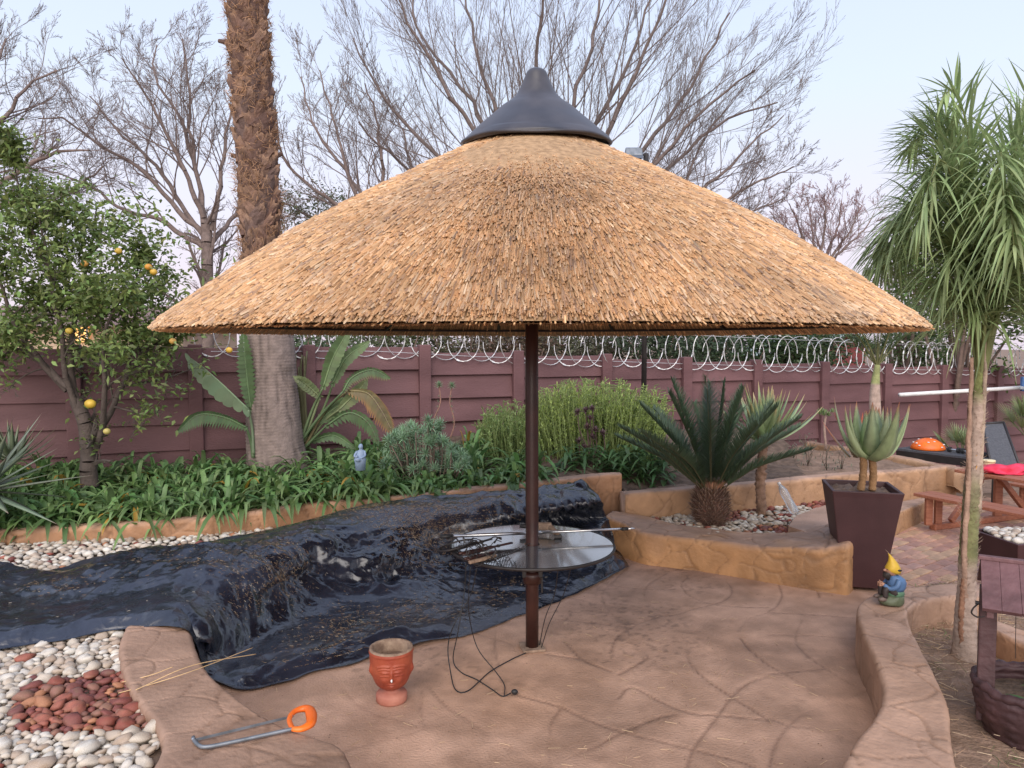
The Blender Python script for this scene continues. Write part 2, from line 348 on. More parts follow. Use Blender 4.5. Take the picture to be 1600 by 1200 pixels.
# patio floor: fine sheet with the real pressed joints
x0, x1, y0, y1, st = -2.9, 3.2, 2.0, 8.6, .0155
nx, ny = int((x1 - x0) / st), int((y1 - y0) / st)
gx, gy = np.meshgrid(np.linspace(x0, x1, nx), np.linspace(y0, y1, ny), indexing='ij')
PV = np.c_[gx.ravel(), gy.ravel(), np.zeros(nx * ny)]
def C2(l): return [(400 + x / 3, 800 + y / 3) for x, y in l]
def C3(l): return [(800 + x / 3, 800 + y / 3) for x, y in l]
def C4(l): return [(1200 + x / 3, 800 + y / 3) for x, y in l]
lines = [C3(l) for l in (
 [(560,240),(480,320),(430,370),(425,410),(470,480),(560,540)], [(720,290),(640,340),(620,390),(650,440),(740,485)],
 [(240,395),(430,435),(600,465),(740,485),(850,455),(980,420),(1030,380),(1020,340),(1000,325)], [(740,485),(660,500),(560,540),(490,590),(460,660)],
 [(830,295),(795,340),(830,390),(930,430),(1080,445),(1200,445)], [(190,500),(370,520),(560,540)], [(360,310),(480,345),(640,362),(760,360)],
 [(240,600),(330,690),(460,745)], [(150,665),(330,690)], [(640,680),(540,740),(500,760)], [(820,670),(870,750),(1030,865),(1200,970)],
 [(1200,770),(1110,800),(1030,865),(960,960),(850,1110),(820,1200)], [(1070,590),(1120,650),(1200,715)], [(500,870),(560,820),(700,890),(830,940),(960,950),(1200,975)],
 [(0,850),(130,885),(230,915),(360,975),(520,1030),(700,1075),(860,1115),(1060,1165),(1150,1200)], [(760,950),(680,965),(520,1030),(400,1095),(270,1150)],
 [(230,915),(185,990),(175,1100),(180,1200)], [(0,1100),(120,1200)], [(1200,470),(1110,500),(1060,560)])]
lines += [C2(l) for l in ([(740,640),(830,700),(900,745)], [(350,760),(430,860),(540,940),(680,980),(760,1010)], [(810,820),(880,900),(1000,980),(1090,1050),(1200,1130)],
 [(780,840),(770,930),(795,1010)], [(420,1120),(560,1080),(720,1040),(800,1010)], [(1120,480),(1120,640),(1140,720)], [(230,800),(210,880)], [(1000,560),(1200,620)])]
lines += [C4(l) for l in ([(50,340),(65,390),(40,440),(0,465)], [(180,310),(230,370),(240,400)], [(160,505),(130,580),(150,640),(250,720),(400,810),(470,840)],
 [(0,715),(100,770),(250,860),(330,890),(480,935)], [(0,575),(200,578),(400,595)], [(0,960),(100,1000),(250,1020),(390,1080)],
 [(460,840),(330,890),(180,940),(90,1010),(30,1100),(10,1190)], [(0,470),(200,480),(400,495)], [(0,760),(150,745),(270,735)])]
dmin = np.full(len(PV), 9.0)
wob = .012 * vnoise(PV, 9, 3)
for l in lines:
    Q = resample(poly(l, 0.0), max(8, len(l) * 4))[:, :2]
    bb = (PV[:, 0] > Q[:, 0].min() - .06) & (PV[:, 0] < Q[:, 0].max() + .06) & (PV[:, 1] > Q[:, 1].min() - .06) & (PV[:, 1] < Q[:, 1].max() + .06)
    ix = np.nonzero(bb)[0]; p = PV[ix, :2]; best = np.full(len(ix), 9.0)
    for a, b in zip(Q[:-1], Q[1:]):
        ab = b - a; tt = np.clip(((p - a) @ ab) / (ab @ ab + 1e-9), 0, 1); best = np.minimum(best, np.linalg.norm(p - a - tt[:, None] * ab, axis=1))
    dmin[ix] = np.minimum(dmin[ix], best)
gw = np.clip(.55 + .6 * vnoise(PV, 1.7, 9), .2, 1)
groove = np.clip(1 - dmin / .011, 0, 1) * gw + .22 * np.clip(1 - dmin / .024, 0, 1) * gw
low = fbm(PV, .8, 4, 3); fine = fbm(PV, 14, 11, 4); stain = np.clip(fbm(PV * [1, 1, 1], 1.1, 31, 4) * 2.2, 0, 1); speck = np.clip(fbm(PV, 30, 77, 3) * 3 - .4, 0, 1) * np.clip(fbm(PV, 1.3, 41, 3) * 3 + .35, 0, 1)
PV[:, 2] = .003 * low + .0016 * fine - .009 * np.clip(groove, 0, 1)
ground_tint = PINK * 1.13 * (1 + .14 * low[:, None] + .16 * fine[:, None]) * (1 - .22 * stain[:, None]) * (1 - .38 * speck[:, None]) * (1 + .12 * fbm(PV, 5, 55, 3))[:, None]
warm = np.clip(fbm(PV, .5, 61, 3) * 2 + .25, 0, 1)[:, None]; ground_tint = ground_tint * (1 - warm) + ground_tint * np.array([1.05, .97, .86]) * warm
pg_ = np.clip(groove, 0, 1)[:, None] * .62; ground_tint = ground_tint * (1 - pg_) + JOINT * pg_
i = np.arange(nx - 1)[:, None] * ny; j = np.arange(ny - 1)[None]
PF = np.stack([i + j, i + ny + j, i + ny + j + 1, i + j + 1], -1).reshape(-1, 4)
tag(mesh('patio_floor', PV, PF, m_conc, tint=ground_tint, smooth=True), kind='structure')
tag(mesh('patio_surround', [[-2.92, 0, -.012], [3.21, 0, -.012], [3.21, 2.05, -.012], [-2.92, 2.05, -.012]], [[0, 1, 2, 3]], m_conc, tint=PINK), kind='structure')

# ------------------------------------------------------------------ rendered concrete kerbs and retaining walls
def strip(name, A, B, zA, zB, label=None, cat=None, st=.0145, cell=.30, seed=1, side=ORANGE, top=PINK, rnd=.03, gro=.009, group=None, lump=.012, joint=.011, kind=None):
    """wall with top edges A (front) and B (back), each (k,3); zA, zB the feet"""
    A, B = np.asarray(A, float), np.asarray(B, float)
    Ln = max(np.linalg.norm(np.diff(A, axis=0), axis=1).sum(), np.linalg.norm(np.diff(B, axis=0), axis=1).sum()); n = max(6, int(Ln / st))
    A, B = resample(A, n), resample(B, n); wid = np.linalg.norm((B - A)[:, :2], axis=1).mean()
    hA = max(A[:, 2].mean() - zA, .02); hB = max(B[:, 2].mean() - zB, .02); na, nb, nw = max(3, int(hA / st)), max(3, int(hB / st / 1.5)), max(4, int(wid / st))
    rows = []                                                  # (across 0..1, height fraction mode, outward normal weights)
    for u in np.linspace(0, 1, na): rows.append(('a', u))
    for q in (.35, .7): rows.append(('ca', q))
    for w in np.linspace(0, 1, nw): rows.append(('t', w))
    for q in (.7, .35): rows.append(('cb', q))
    for u in np.linspace(1, 0, nb): rows.append(('b', u))
    X = nrm((B - A) * [1, 1, 0]); V = np.zeros((n, len(rows), 3)); Nn = np.zeros_like(V); top_m = np.zeros((n, len(rows)))
    wl = np.linalg.norm((B - A)[:, :2], axis=1)[:, None]; r = np.minimum(rnd, wl * .3)
    for k, (m_, q) in enumerate(rows):
        if m_ == 'a': V[:, k] = A; V[:, k, 2] = zA + (A[:, 2] - rnd - zA) * q; Nn[:, k] = -X
        elif m_ == 'ca': a = q * math.pi / 2; V[:, k] = A + X * r * (1 - math.cos(a)); V[:, k, 2] = A[:, 2] - rnd * (1 - math.sin(a)); Nn[:, k] = -X * math.cos(a) + np.array([0, 0, math.sin(a)]); top_m[:, k] = q
        elif m_ == 't':
            V[:, k] = A + X * r + (B - A - 2 * X * r) * q; Nn[:, k] = [0, 0, 1]; top_m[:, k] = 1
        elif m_ == 'cb': a = q * math.pi / 2; V[:, k] = B - X * r * (1 - math.cos(a)); V[:, k, 2] = B[:, 2] - rnd * (1 - math.sin(a)); Nn[:, k] = X * math.cos(a) + np.array([0, 0, math.sin(a)]); top_m[:, k] = q
        else: V[:, k] = B; V[:, k, 2] = zB + (B[:, 2] - rnd - zB) * q; Nn[:, k] = X
    V = V.reshape(-1, 3); Nn = Nn.reshape(-1, 3); tm = top_m.ravel()
    c = cracks(V, cell, joint, seed)
    lowf = fbm(V, 2.2, seed + 3, 3); fi = fbm(V, 16, seed + 8, 3)
    V = V + Nn * (lump * lowf + .0022 * fi - gro * c)[:, None]
    edge = np.clip(tm + .35 * vnoise(V, 7, seed + 2), 0, 1)[:, None] ** 1.5
    T = side * (1 - edge) + top * edge; T = T * (1 + .16 * lowf + .14 * fi)[:, None]
    T = T * (1 - .25 * np.clip(fbm(V, 1.3, seed + 19, 3) * 2, 0, 1))[:, None]
    T = T * (1 - .5 * c[:, None]) + np.array((.16, .09, .05)) * .5 * c[:, None]
    m_ = len(rows); i = np.arange(n - 1)[:, None] * m_; j = np.arange(m_ - 1)[None]
    Fq = np.stack([i + j, i + j + 1, i + m_ + j + 1, i + m_ + j], -1).reshape(-1, 4)
    o = mesh(name, V, [Fq, np.arange(m_)[None, ::-1], (np.arange(m_) + (n - 1) * m_)[None]], m_concwall, tint=T, smooth=True)
    if kind: tag(o, kind=kind)
    else: tag(o, label, cat, group)
    return o
def offs(A, d, z=None):
    """offset a curve sideways in plan by d (to its left when positive)"""
    A = np.asarray(A, float); T = nrm(np.gradient(A, axis=0) * [1, 1, 0]); Nn = np.stack([-T[:, 1], T[:, 0], 0 * T[:, 0]], 1); B = A + Nn * d
    if z is not None: B[:, 2] = z
    return B
# kerb at the lower left
KL = poly([(196, 979), (186, 1010), (193, 1050), (215, 1095), (243, 1130), (252, 1165), (235, 1200), (200, 1260)], .28)
KR = poly([(297, 978), (322, 1042), (370, 1090), (440, 1132), (500, 1152), (538, 1168), (552, 1200), (560, 1260)], .28)
strip('stone_kerb', KL, KR, .15, -.01, 'low curved sandstone coloured kerb between the pebbles and the black sheet', 'kerb', cell=.34, seed=3, side=PINK * .75, top=PINK * .80, rnd=.035)
# long wall of the back bed
CW = poly([(-160, 838, .35), (-60, 832, .36), (0, 829, .36), (150, 822, .37), (300, 810, .40), (400, 799, .42), (500, 786, .46), (600, 778, .50), (700, 768, .54), (800, 758, .58), (870, 750, .60), (930, 743, .63), (972, 741, .64)])
strip('garden_wall', CW, offs(CW, .17), .2, .3, 'long low rendered wall holding the strap leaf bed behind the black sheet', 'wall', cell=.33, seed=8, rnd=.04)
e1 = poly([(868, 747, .585), (840, 733, .60), (810, 719, .60), (780, 706, .60)])
strip('garden_wall', e1, offs(e1, -.15), .45, .45, 'short diagonal rendered wall end behind the pole, between strap leaves and green shrub', 'wall', cell=.33, seed=9, rnd=.05)
# small curved planter wall in the middle right
BT = poly([(946, 806, .34), (1000, 829, .30), (1040, 836, .29), (1080, 842, .28), (1130, 848, .28), (1200, 855, .30), (1265, 857, .34), (1305, 856, .37), (1328, 850, .41), (1336, 838, .41), (1333, 824, .41)])
BI = poly([(960, 796, .34), (1012, 806, .30), (1050, 816, .29), (1095, 823, .28), (1150, 829, .28), (1206, 831, .30), (1250, 828, .34), (1278, 821, .38), (1298, 816, .41), (1318, 813, .41)])
strip('planter_wall', BT, BI, -.01, .15, 'curved ochre planter wall in front of the cycad pebbles', 'wall', cell=.30, seed=12, side=np.array((.47, .255, .115)), rnd=.04, gro=.012)
blk = poly([(930, 800, .37), (960, 799, .37), (1008, 802, .37)]); blk2 = poly([(935, 812, .36), (968, 822, .36), (1004, 829, .36)])
# wall behind the pebbles and its bed
EW = poly([(978, 772, .50), (1030, 768, .51), (1100, 762, .52), (1200, 754, .52), (1290, 745, .52), (1390, 737, .52), (1496, 728, .52)])
strip('garden_wall', EW, offs(EW, .17), .0, .3, 'long rendered wall behind the cycad and the tall pot', 'wall', cell=.33, seed=15, side=np.array((.44, .26, .145)), rnd=.035)
FW = poly([(1258, 690, .53), (1300, 697, .52), (1345, 703, .52), (1390, 712, .52), (1440, 722, .52), (1492, 732, .52)])
strip('garden_wall', FW, offs(FW, .17), .3, .2, 'rear rendered wall closing the bare soil bed', 'wall', cell=.33, seed=18, side=np.array((.42, .26, .15)), rnd=.035)
# low seat wall (step) to the right of the tall pot
SW = poly([(1392, 806, .27), (1420, 794, .27), (1456, 779, .27)]); SB = poly([(1388, 790, .27), (1412, 782, .27), (1445, 775, .27)])
strip('garden_wall', SW, SB, .0, .0, 'low ochre step wall between tall pot and picnic bench', 'wall', cell=.3, seed=21, side=np.array((.44, .26, .14)), rnd=.03)
# flat stone by the pot
V, Fs = prism(poly([(1232, 822), (1245, 805), (1290, 789), (1328, 800), (1325, 832), (1262, 832)], .345), .2, .345)
b_ = Soup().add(V, Fs, PINK * 1.05); tag(b_.build('stone_slab', m_conc), 'flat grey pink stone slab beside the tall brown pot', 'stone slab')
# curved wall at the right
DA = poly([(1560, 912, .28), (1480, 912, .28), (1420, 918, .28), (1370, 926, .28), (1343, 938, .28), (1338, 958, .28), (1348, 990, .28), (1366, 1030, .28), (1378, 1075, .28), (1368, 1112, .28), (1335, 1158, .28), (1312, 1200, .28), (1290, 1290, .28)])
DB = poly([(1560, 938, .28), (1500, 932, .28), (1455, 936, .28), (1430, 944, .28), (1420, 954, .28), (1421, 972, .28), (1434, 1000, .28), (1460, 1050, .28), (1482, 1098, .28), (1487, 1140, .28), (1492, 1170, .28), (1498, 1215, .28), (1500, 1300, .28)])
strip('curved_wall', DA, DB, -.01, .02, 'curved stamped concrete seat wall with the gnome on it', 'wall', cell=.36, seed=24, side=np.array((.40, .25, .17)), rnd=.03, gro=.010)
GA = poly([(1556, 986, .24), (1580, 998, .24), (1640, 1022, .24), (1700, 1050, .24)]); GB = poly([(1556, 968, .24), (1590, 980, .24), (1650, 1002, .24), (1720, 1025, .24)])
strip('curved_wall', GB, GA, .0, .02, 'pale low wall stretch behind the wishing well posts', 'wall', cell=.36, seed=27, rnd=.03)

# ------------------------------------------------------------------ beds: soil and pebbles
def bed(name, Q, z0, mat=m_soil, st=.05, noise=.03, kind='structure', zf=None, tint=None):
    Q = np.asarray(Q)[:, :2]; lo, hi = Q.min(0), Q.max(0); n = np.maximum(((hi - lo) / st).astype(int), 2)
    gx, gy = np.meshgrid(np.linspace(lo[0], hi[0], n[0]), np.linspace(lo[1], hi[1], n[1]), indexing='ij'); P = np.c_[gx.ravel(), gy.ravel(), 0 * gx.ravel()]
    P[:, 2] = (z0 if zf is None else zf(P[:, 0], P[:, 1])) + noise * fbm(P, 4, 5, 4)
    i = np.arange(n[0] - 1)[:, None] * n[1]; j = np.arange(n[1] - 1)[None]; Fq = np.stack([i + j, i + n[1] + j, i + n[1] + j + 1, i + j + 1], -1).reshape(-1, 4)
    cen = P[Fq].mean(1); Fq = Fq[inpoly(cen, Q)]
    return tag(mesh(name, P, Fq, mat, smooth=True), kind=kind)
# left terrace (gravel) : floor edge hidden under the sheet
TQ = np.vstack([poly([(-260, 1260), (200, 1260)], .2)[:, :2], poly([(300, 1190), (320, 1140), (270, 1095), (250, 1050), (245, 1010), (245, 985), (292, 972)], .22)[:, :2],
                poly([(348, 905, .26), (390, 882, .28), (460, 850, .3), (540, 824, .32), (620, 808, .34), (740, 800, .36), (890, 790, .36)])[:, :2],
                poly([(900, 762, .5), (700, 770, .5), (400, 800, .4), (0, 829, .34), (-260, 845, .34)])[:, :2]])
gravel = bed('gravel_bed', TQ, .215, m_soil, st=.04, noise=.012)
BQ = np.vstack([BT[:, :2] * .5 + resample(BI[:, :2], len(BT)) * .5, EW[::-1][:, :2][4:] + [0, .05], poly([(1330, 800)], .25)[:, :2]])
BQ = np.vstack([(BT[:, :2] * .5 + resample(BI[:, :2], len(BT)) * .5), poly([(1335, 800), (1335, 775)], .26)[:, :2], poly([(1290, 745, .52), (1200, 754, .52), (1100, 762, .52), (978, 772, .5), (900, 775, .5)])[:, :2] + [0, .06]])
gravel2 = bed('pebble_bed', BQ, .225, m_soil, st=.03, noise=.01)
def cw_y(x): return np.interp(x, CW[:, 0], CW[:, 1])
def bedz(x, y):                                                    # the back bed rises from its wall to the boundary wall
    u = np.clip((y - cw_y(x)) / 1.6, 0, 1.3); zt = np.interp(x, CW[:, 0], CW[:, 2]); return zt - .08 + .26 * u - .15 * np.clip((x - .95) / .35, 0, 1)
BEDQ = np.vstack([offs(CW, .08)[:, :2], poly([(990, 766, .5), (1100, 755, .52), (1260, 744, .52)])[:, :2] + [0, .0], [[3.9, 11.3], [-6.8, 7.3]]])
bed('planting_bed', BEDQ, 0, m_soil, st=.06, noise=.05, zf=bedz)
SQ = np.vstack([offs(EW, .08)[:, :2], FW[::-1][:, :2] + [0, .08]]); SQ = np.vstack([offs(EW, .08)[:, :2], (FW[::-1] + [0, .08, 0])[:, :2], [[3.2, 9.9]]])
bed('soil_bed', SQ, .46, m_soil2, st=.05, noise=.05)
RQ = poly([(1400, 930), (1410, 1000), (1430, 1050), (1450, 1098), (1455, 1170), (1460, 1300), (2300, 1300), (2000, 930), (1500, 900), (1430, 905)], .12)
tag(mesh('soil_fill', np.array([[-7.5, 6.6, .30], [1.25, 7.9, .30], [4.6, 11.4, .30], [-7.5, 7.6, .30]]) + [0, .15, .0], [[0, 1, 2, 3]], m_soil), kind='structure')
tag(mesh('soil_fill', np.vstack([offs(EW, .06)[:, :3] * [1, 1, 0] + [0, 0, .415], [[4.6, 10.5, .415], [1.0, 9.9, .415]]]), [list(range(len(EW) + 2))], m_soil2), kind='structure')
bed('palm_bed', RQ, .07, m_soil2, st=.04, noise=.04)

def scatter(Q, rmin, rmax, tries, z, rs, keep=None):
    Q = np.asarray(Q)[:, :2]; lo, hi = Q.min(0), Q.max(0); C = np.zeros((0, 3))
    P = lo + rs.rand(tries, 2) * (hi - lo); P = P[inpoly(P, Q)]
    if keep is not None: P = P[keep(P)]
    rr = rmin + (rmax - rmin) * rs.rand(len(P)) ** 1.6; o = []
    cellsz = rmax * 2; gridd = {}
    for p, r in zip(P, rr):
        k = (int(p[0] / cellsz), int(p[1] / cellsz)); ok = True
        for a in (-1, 0, 1):
            for b in (-1, 0, 1):
                for q in gridd.get((k[0] + a, k[1] + b), ()):
                    if (q[0] - p[0]) ** 2 + (q[1] - p[1]) ** 2 < ((q[2] + r) * .80) ** 2: ok = False; break
                if not ok: break
            if not ok: break
        if ok: gridd.setdefault(k, []).append((p[0], p[1], r)); o.append((p[0], p[1], r))
    return np.array(o)
WHITE = [(.52, .46, .39), (.58, .54, .49), (.46, .38, .31), (.54, .48, .41), (.40, .32, .26), (.62, .59, .54)]
REDS = [(.24, .065, .045), (.30, .10, .07), (.20, .06, .05), (.38, .17, .09), (.26, .12, .09), (.17, .06, .055)]
peb_meshes = {}
def pebble_mesh(kind, k):
    key = (kind, k)
    if key not in peb_meshes:
        V, Fa = blob((0, 0, 0), (1.22, .92, .62), 2, .42, 1.5, 60 + k * 7 + (kind == 'r') * 31)
        t = np.array((WHITE if kind == 'w' else REDS)[k % 6]); dirt = np.clip(fbm(V, 2.2, k + 30, 3) * 2.2, 0, 1)[:, None]; T = t * (1 + .22 * fbm(V, 2.5, k, 3))[:, None]; T = T * (1 - .45 * dirt) + np.array((.36, .24, .14)) * .45 * dirt * (1 if kind == 'w' else .6)
        me_o = mesh('pebble_source', V, Fa, m_peb, tint=T, smooth=True); me = me_o.data; bpy.data.objects.remove(me_o); me.name = 'pebble'; peb_meshes[key] = me
    return peb_meshes[key]
def pebbles(parent, pts, kinds, z, n_single, rs, base='white'):
    """largest in view singly, the rest as one joined part"""
    d = np.hypot(pts[:, 0], pts[:, 1]); order = np.argsort(d / pts[:, 2] * .02); sp = Soup(); m_ = 0
    for c, q in enumerate(order):
        x, y, r = pts[q]; kd = kinds[q]; zz = z + r * .30 + rs.rand() * .008
        if c < n_single:
            o = bpy.data.objects.new('pebble' if kd == 'w' else 'red_pebble', pebble_mesh(kd, rs.randint(6 if kd == 'r' else 6)))
            COL.objects.link(o); o.parent = parent; o.location = (x, y, zz); o.scale = (r, r, r); o.rotation_euler = (rs.uniform(-.35, .35), rs.uniform(-.35, .35), rs.rand() * 6.28)
        else:
            s = r * np.array([1.22, .92, .62]); V, Fa = blob((0, 0, 0), s, 1 if (y > 5 or r < .022) else 2, .38, 1.5, rs.randint(999), rs.rand() * 6.28)
            t = np.array((WHITE if kd == 'w' else REDS)[rs.randint(6)]) * (.9 + .2 * rs.rand()); sp.add(V + [x, y, zz], Fa, t); m_ += 1
    if m_: tag(sp.build('pebbles', m_peb, parent, smooth=True), kind='stuff')
rs = np.random.RandomState(3)
NQ = np.vstack([poly([(-120, 1260), (195, 1260)], .2), poly([(226, 1200), (246, 1165), (240, 1130), (210, 1095), (188, 1050), (182, 1010), (192, 978), (190, 968), (100, 975), (0, 985), (-120, 990)], .22)])
pn = scatter(NQ, .020, .046, 60000, .2, rs)
RED = poly([(30, 1085), (45, 1065), (105, 1058), (150, 1046), (200, 1050), (225, 1095), (222, 1130), (200, 1145), (150, 1140), (95, 1142), (30, 1140), (14, 1110)], .24)
isr = inpoly(pn + [0, 0, 0], RED); isr ^= (rs.rand(len(pn)) < .03)
pebbles(gravel, pn, np.where(isr, 'r', 'w'), .22, 300, rs)
pn2 = scatter(NQ, .012, .022, 26000, .2, rs); isr2 = inpoly(pn2, RED); pebbles(gravel, pn2, np.where(isr2, 'r', 'w'), .205, 0, rs)
FQ = poly([(-160, 905, .22), (-160, 838, .22), (0, 833, .24), (150, 827, .24), (300, 815, .24), (400, 806, .24), (470, 800, .24), (470, 850, .22), (300, 880, .22), (130, 900, .22), (40, 930, .22)])
pf = scatter(FQ, .024, .046, 26000, .2, rs); kf = np.where((rs.rand(len(pf)) < .05) | ((pf[:, 0] > -2.2) & (rs.rand(len(pf)) < .45)), 'r', 'w'); pebbles(gravel, pf, kf, .225, 0, rs)
MQ = BQ
pm = scatter(MQ, .020, .042, 26000, .2, rs); npx = fbm(np.c_[pm[:, :2], 0 * pm[:, 0]], 2.3, 12, 2)
km = np.where(npx > .20, 'r', 'w'); km = np.where(rs.rand(len(km)) < .12, 'r', km); pebbles(gravel2, pm, km, .235, 120, rs)

# ------------------------------------------------------------------ brick paving on the right, laid in rows
pav = tag(mesh('paving_sand', poly([(1380, 960), (1385, 800), (1500, 770), (1900, 770), (2300, 900), (1700, 960)], .03), [[0, 1, 2, 3, 4, 5]], m_soil2), kind='structure')
PQ = poly([(1384, 935), (1388, 812), (1455, 786), (1500, 776), (1700, 776), (1780, 880), (1640, 960), (1540, 925), (1440, 925)], .05)
V, Fs = box((0, 0, 0), (.215, .105, .05), bevel=.006); pm_src = []
for k in range(5):
    t = np.array([(.44, .25, .18), (.50, .29, .20), (.38, .21, .16), (.47, .30, .19), (.42, .25, .20)][k]); o = mesh('paver', V, Fs, m_paver, tint=t); pm_src.append(o.data); bpy.data.objects.remove(o)
ang = math.radians(37); ca, sa = math.cos(ang), math.sin(ang); cnt = 0; cands = []
for a in range(-60, 60):
    for b in range(-60, 60):
        lx = a * .222 + (.111 if b % 2 else 0); ly = b * .111; x = 4.2 + lx * ca - ly * sa; y = 6.8 + lx * sa + ly * ca
        cands.append((x, y))
cands = np.array(cands); cands = cands[inpoly(cands, PQ)]; cands = cands[np.argsort(cands[:, 1])]
for c, (x, y) in enumerate(cands[:300]):
    o = bpy.data.objects.new('paver', pm_src[R.randint(5)]); COL.objects.link(o); o.parent = pav
    o.location = (x, y, .026 + R.uniform(-.003, .003)); o.rotation_euler = (R.uniform(-.015, .015), R.uniform(-.015, .015), ang + R.uniform(-.01, .01))
if len(cands) > 300:
    sp = Soup()
    for x, y in cands[300:]:
        v, f = box((x, y, .026 + R.uniform(-.003, .003)), (.215, .105, .05), rotz=ang, bevel=.006); sp.add(v, f, np.array((.44, .26, .18)) * R.uniform(.85, 1.15))
    tag(sp.build('pavers', m_paver, pav), kind='stuff')

# ------------------------------------------------------------------ boundary wall of precast panels
wall = thing('boundary_wall', 'long maroon precast panel garden wall topped with razor wire', 'wall', (0, WL0, .3))
posts_px = [-330, -90, 115, 305, 482, 662, 807, 945, 1070, 1180, 1285, 1383, 1472, 1558, 1640, 1718, 1790]
tops_py = [547, 546, 543, 544, 543, 552, 557, 562, 566, 569, 572, 574, 575, 576, 577, 578]
wdir = nrm(np.array([1, WLS, 0.0])); wn = np.array([wdir[1], -wdir[0], 0]); wrot = math.atan2(wdir[1], wdir[0]); rs = np.random.RandomState(11)
pp = [Bw(p, 560) for p in posts_px]; tz = []
for k in range(len(pp) - 1):
    mid = (posts_px[k] + posts_px[k + 1]) / 2; tz.append(Bw(mid, tops_py[k])[2])
for k in range(len(pp)):
    ztop = max(tz[max(k - 1, 0)], tz[min(k, len(tz) - 1)]) + .035
    V, Fs = box((pp[k][0] - wn[0] * -.02, pp[k][1] + wn[1] * .02, ztop - .95), (.15, .15, 1.9), rotz=wrot, bevel=.012)
    mesh('post', V, Fs, m_fence, wall)
for k in range(len(pp) - 1):
    a = pp[k] + wdir * .08; b = pp[k + 1] - wdir * .08; L_ = np.linalg.norm((b - a)[:2]); c = (a + b) / 2; z = tz[k]
    for q in range(6):
        hgt = .30 if q else .27; tl = rs.uniform(-.010, .010); rz = wrot + rs.uniform(-.004, .004)
        lean = rs.uniform(.03, .055)
        V, Fs = box((0, 0, 0), (L_ + .02, .045, hgt + .014), bevel=.006)
        V = V.copy(); V[:, 1] += lean * (V[:, 2] / hgt); V[:, 2] += V[:, 0] * tl          # each board leans and laps the one below
        cc, ss = math.cos(rz), math.sin(rz); V = np.c_[V[:, 0] * cc - V[:, 1] * ss, V[:, 0] * ss + V[:, 1] * cc, V[:, 2]]
        off = wn * rs.uniform(-.006, .008)
        V = V + [c[0] + off[0], c[1] + off[1], z - hgt / 2]; mesh('panel', V, Fs, m_fence, wall); z -= hgt
# razor wire
rw = Soup(); s_ = 0.0; start = Bw(330, 560); end = Bw(1700, 560); Lw = np.linalg.norm((end - start)[:2]); ns = int(Lw / .25); th = np.linspace(0, 2 * math.pi, 29)
def ztop_at(p): return np.interp(p[0], [(pp[k][0] + pp[k + 1][0]) / 2 for k in range(len(tz))], tz)
for k in range(ns):
    c = start + wdir * (k * .25 + rs.uniform(-.02, .02)); c = c + wn * .05; a = math.radians(rs.uniform(74, 88)) * (1 if k % 2 else -1); r = .27 + rs.uniform(-.02, .02)
    hx = np.array([math.cos(wrot + math.pi / 2 - a), math.sin(wrot + math.pi / 2 - a), 0])
    c[2] = ztop_at(c) + .16
    P = c + np.cos(th)[:, None] * hx * r * .86 + np.sin(th)[:, None] * np.array([0, 0, r]) * 1.02
    P += wdir * (th / 6.28 - .5)[:, None] * .1
    rw.add(*segs(P[:-1], P[1:], np.full(28, .0058), np.full(28, .0058), 3))
    for q in range(0, 28, 2):                                         # barbs
        t = nrm(P[q + 1] - P[q]); nn = nrm(np.cross(t, hx + [.2, .1, .3])); m_ = (P[q] + P[q + 1]) / 2
        rw.add([m_ - t * .02 + nn * .011, m_ + t * .02 + nn * .015, m_ + t * .02 - nn * .015, m_ - t * .02 - nn * .011], [[0, 1, 2, 3]])
for dz in (-.06, .36):
    P = np.array([start + wdir * u for u in np.linspace(0, Lw, 40)]); P[:, 2] = [ztop_at(p) + .02 + dz for p in P]; P += wn * .05; rw.add(*tube(P, .003, 4))
o = rw.build('razor_wire', m_wire); tag(o, 'coiled silver razor wire running along the top of the maroon wall', 'razor wire')
# ------------------------------------------------------------------ thatched umbrella
PX, PY = D(832, 600, 4.78)[0], 4.78
um = thing('thatched_umbrella', 'large round thatched shade umbrella on a dark steel pole with black cap', 'thatched umbrella', (PX, PY, 0))
prof = np.array([(2.215, 2.085), (2.19, 2.108), (1.885, 2.340), (1.517, 2.605), (1.08, 2.868), (.77, 3.042), (.41, 3.228)])
RIMZ = 2.066
rr_, zz_ = prof[:, 0][::-1], prof[:, 1][::-1]
CXr = PX + .01
def surf_z(r): return np.interp(r, rr_, zz_)
ru = np.linspace(.25, 2.2, 40); uz = np.where(ru < .41, 3.228 + (.41 - ru) * .5, surf_z(ru)) - .022
V, Fs = lathe(np.c_[ru, uz], (CXr, PY, 0), 96, caps=False)
und = np.c_[np.linspace(2.19, .15, 30), 0 * np.linspace(0, 1, 30)]; und[:, 1] = np.where(und[:, 0] < .41, 3.2, surf_z(und[:, 0])) - .11; und[:, 1] = np.maximum(und[:, 1], 2.068)
V2, F2 = lathe(und, (CXr, PY, 0), 96, caps=False)
s = Soup().add(V, Fs).add(V2, F2); tag(s.build('thatch_base', m_thunder, um, smooth=True))
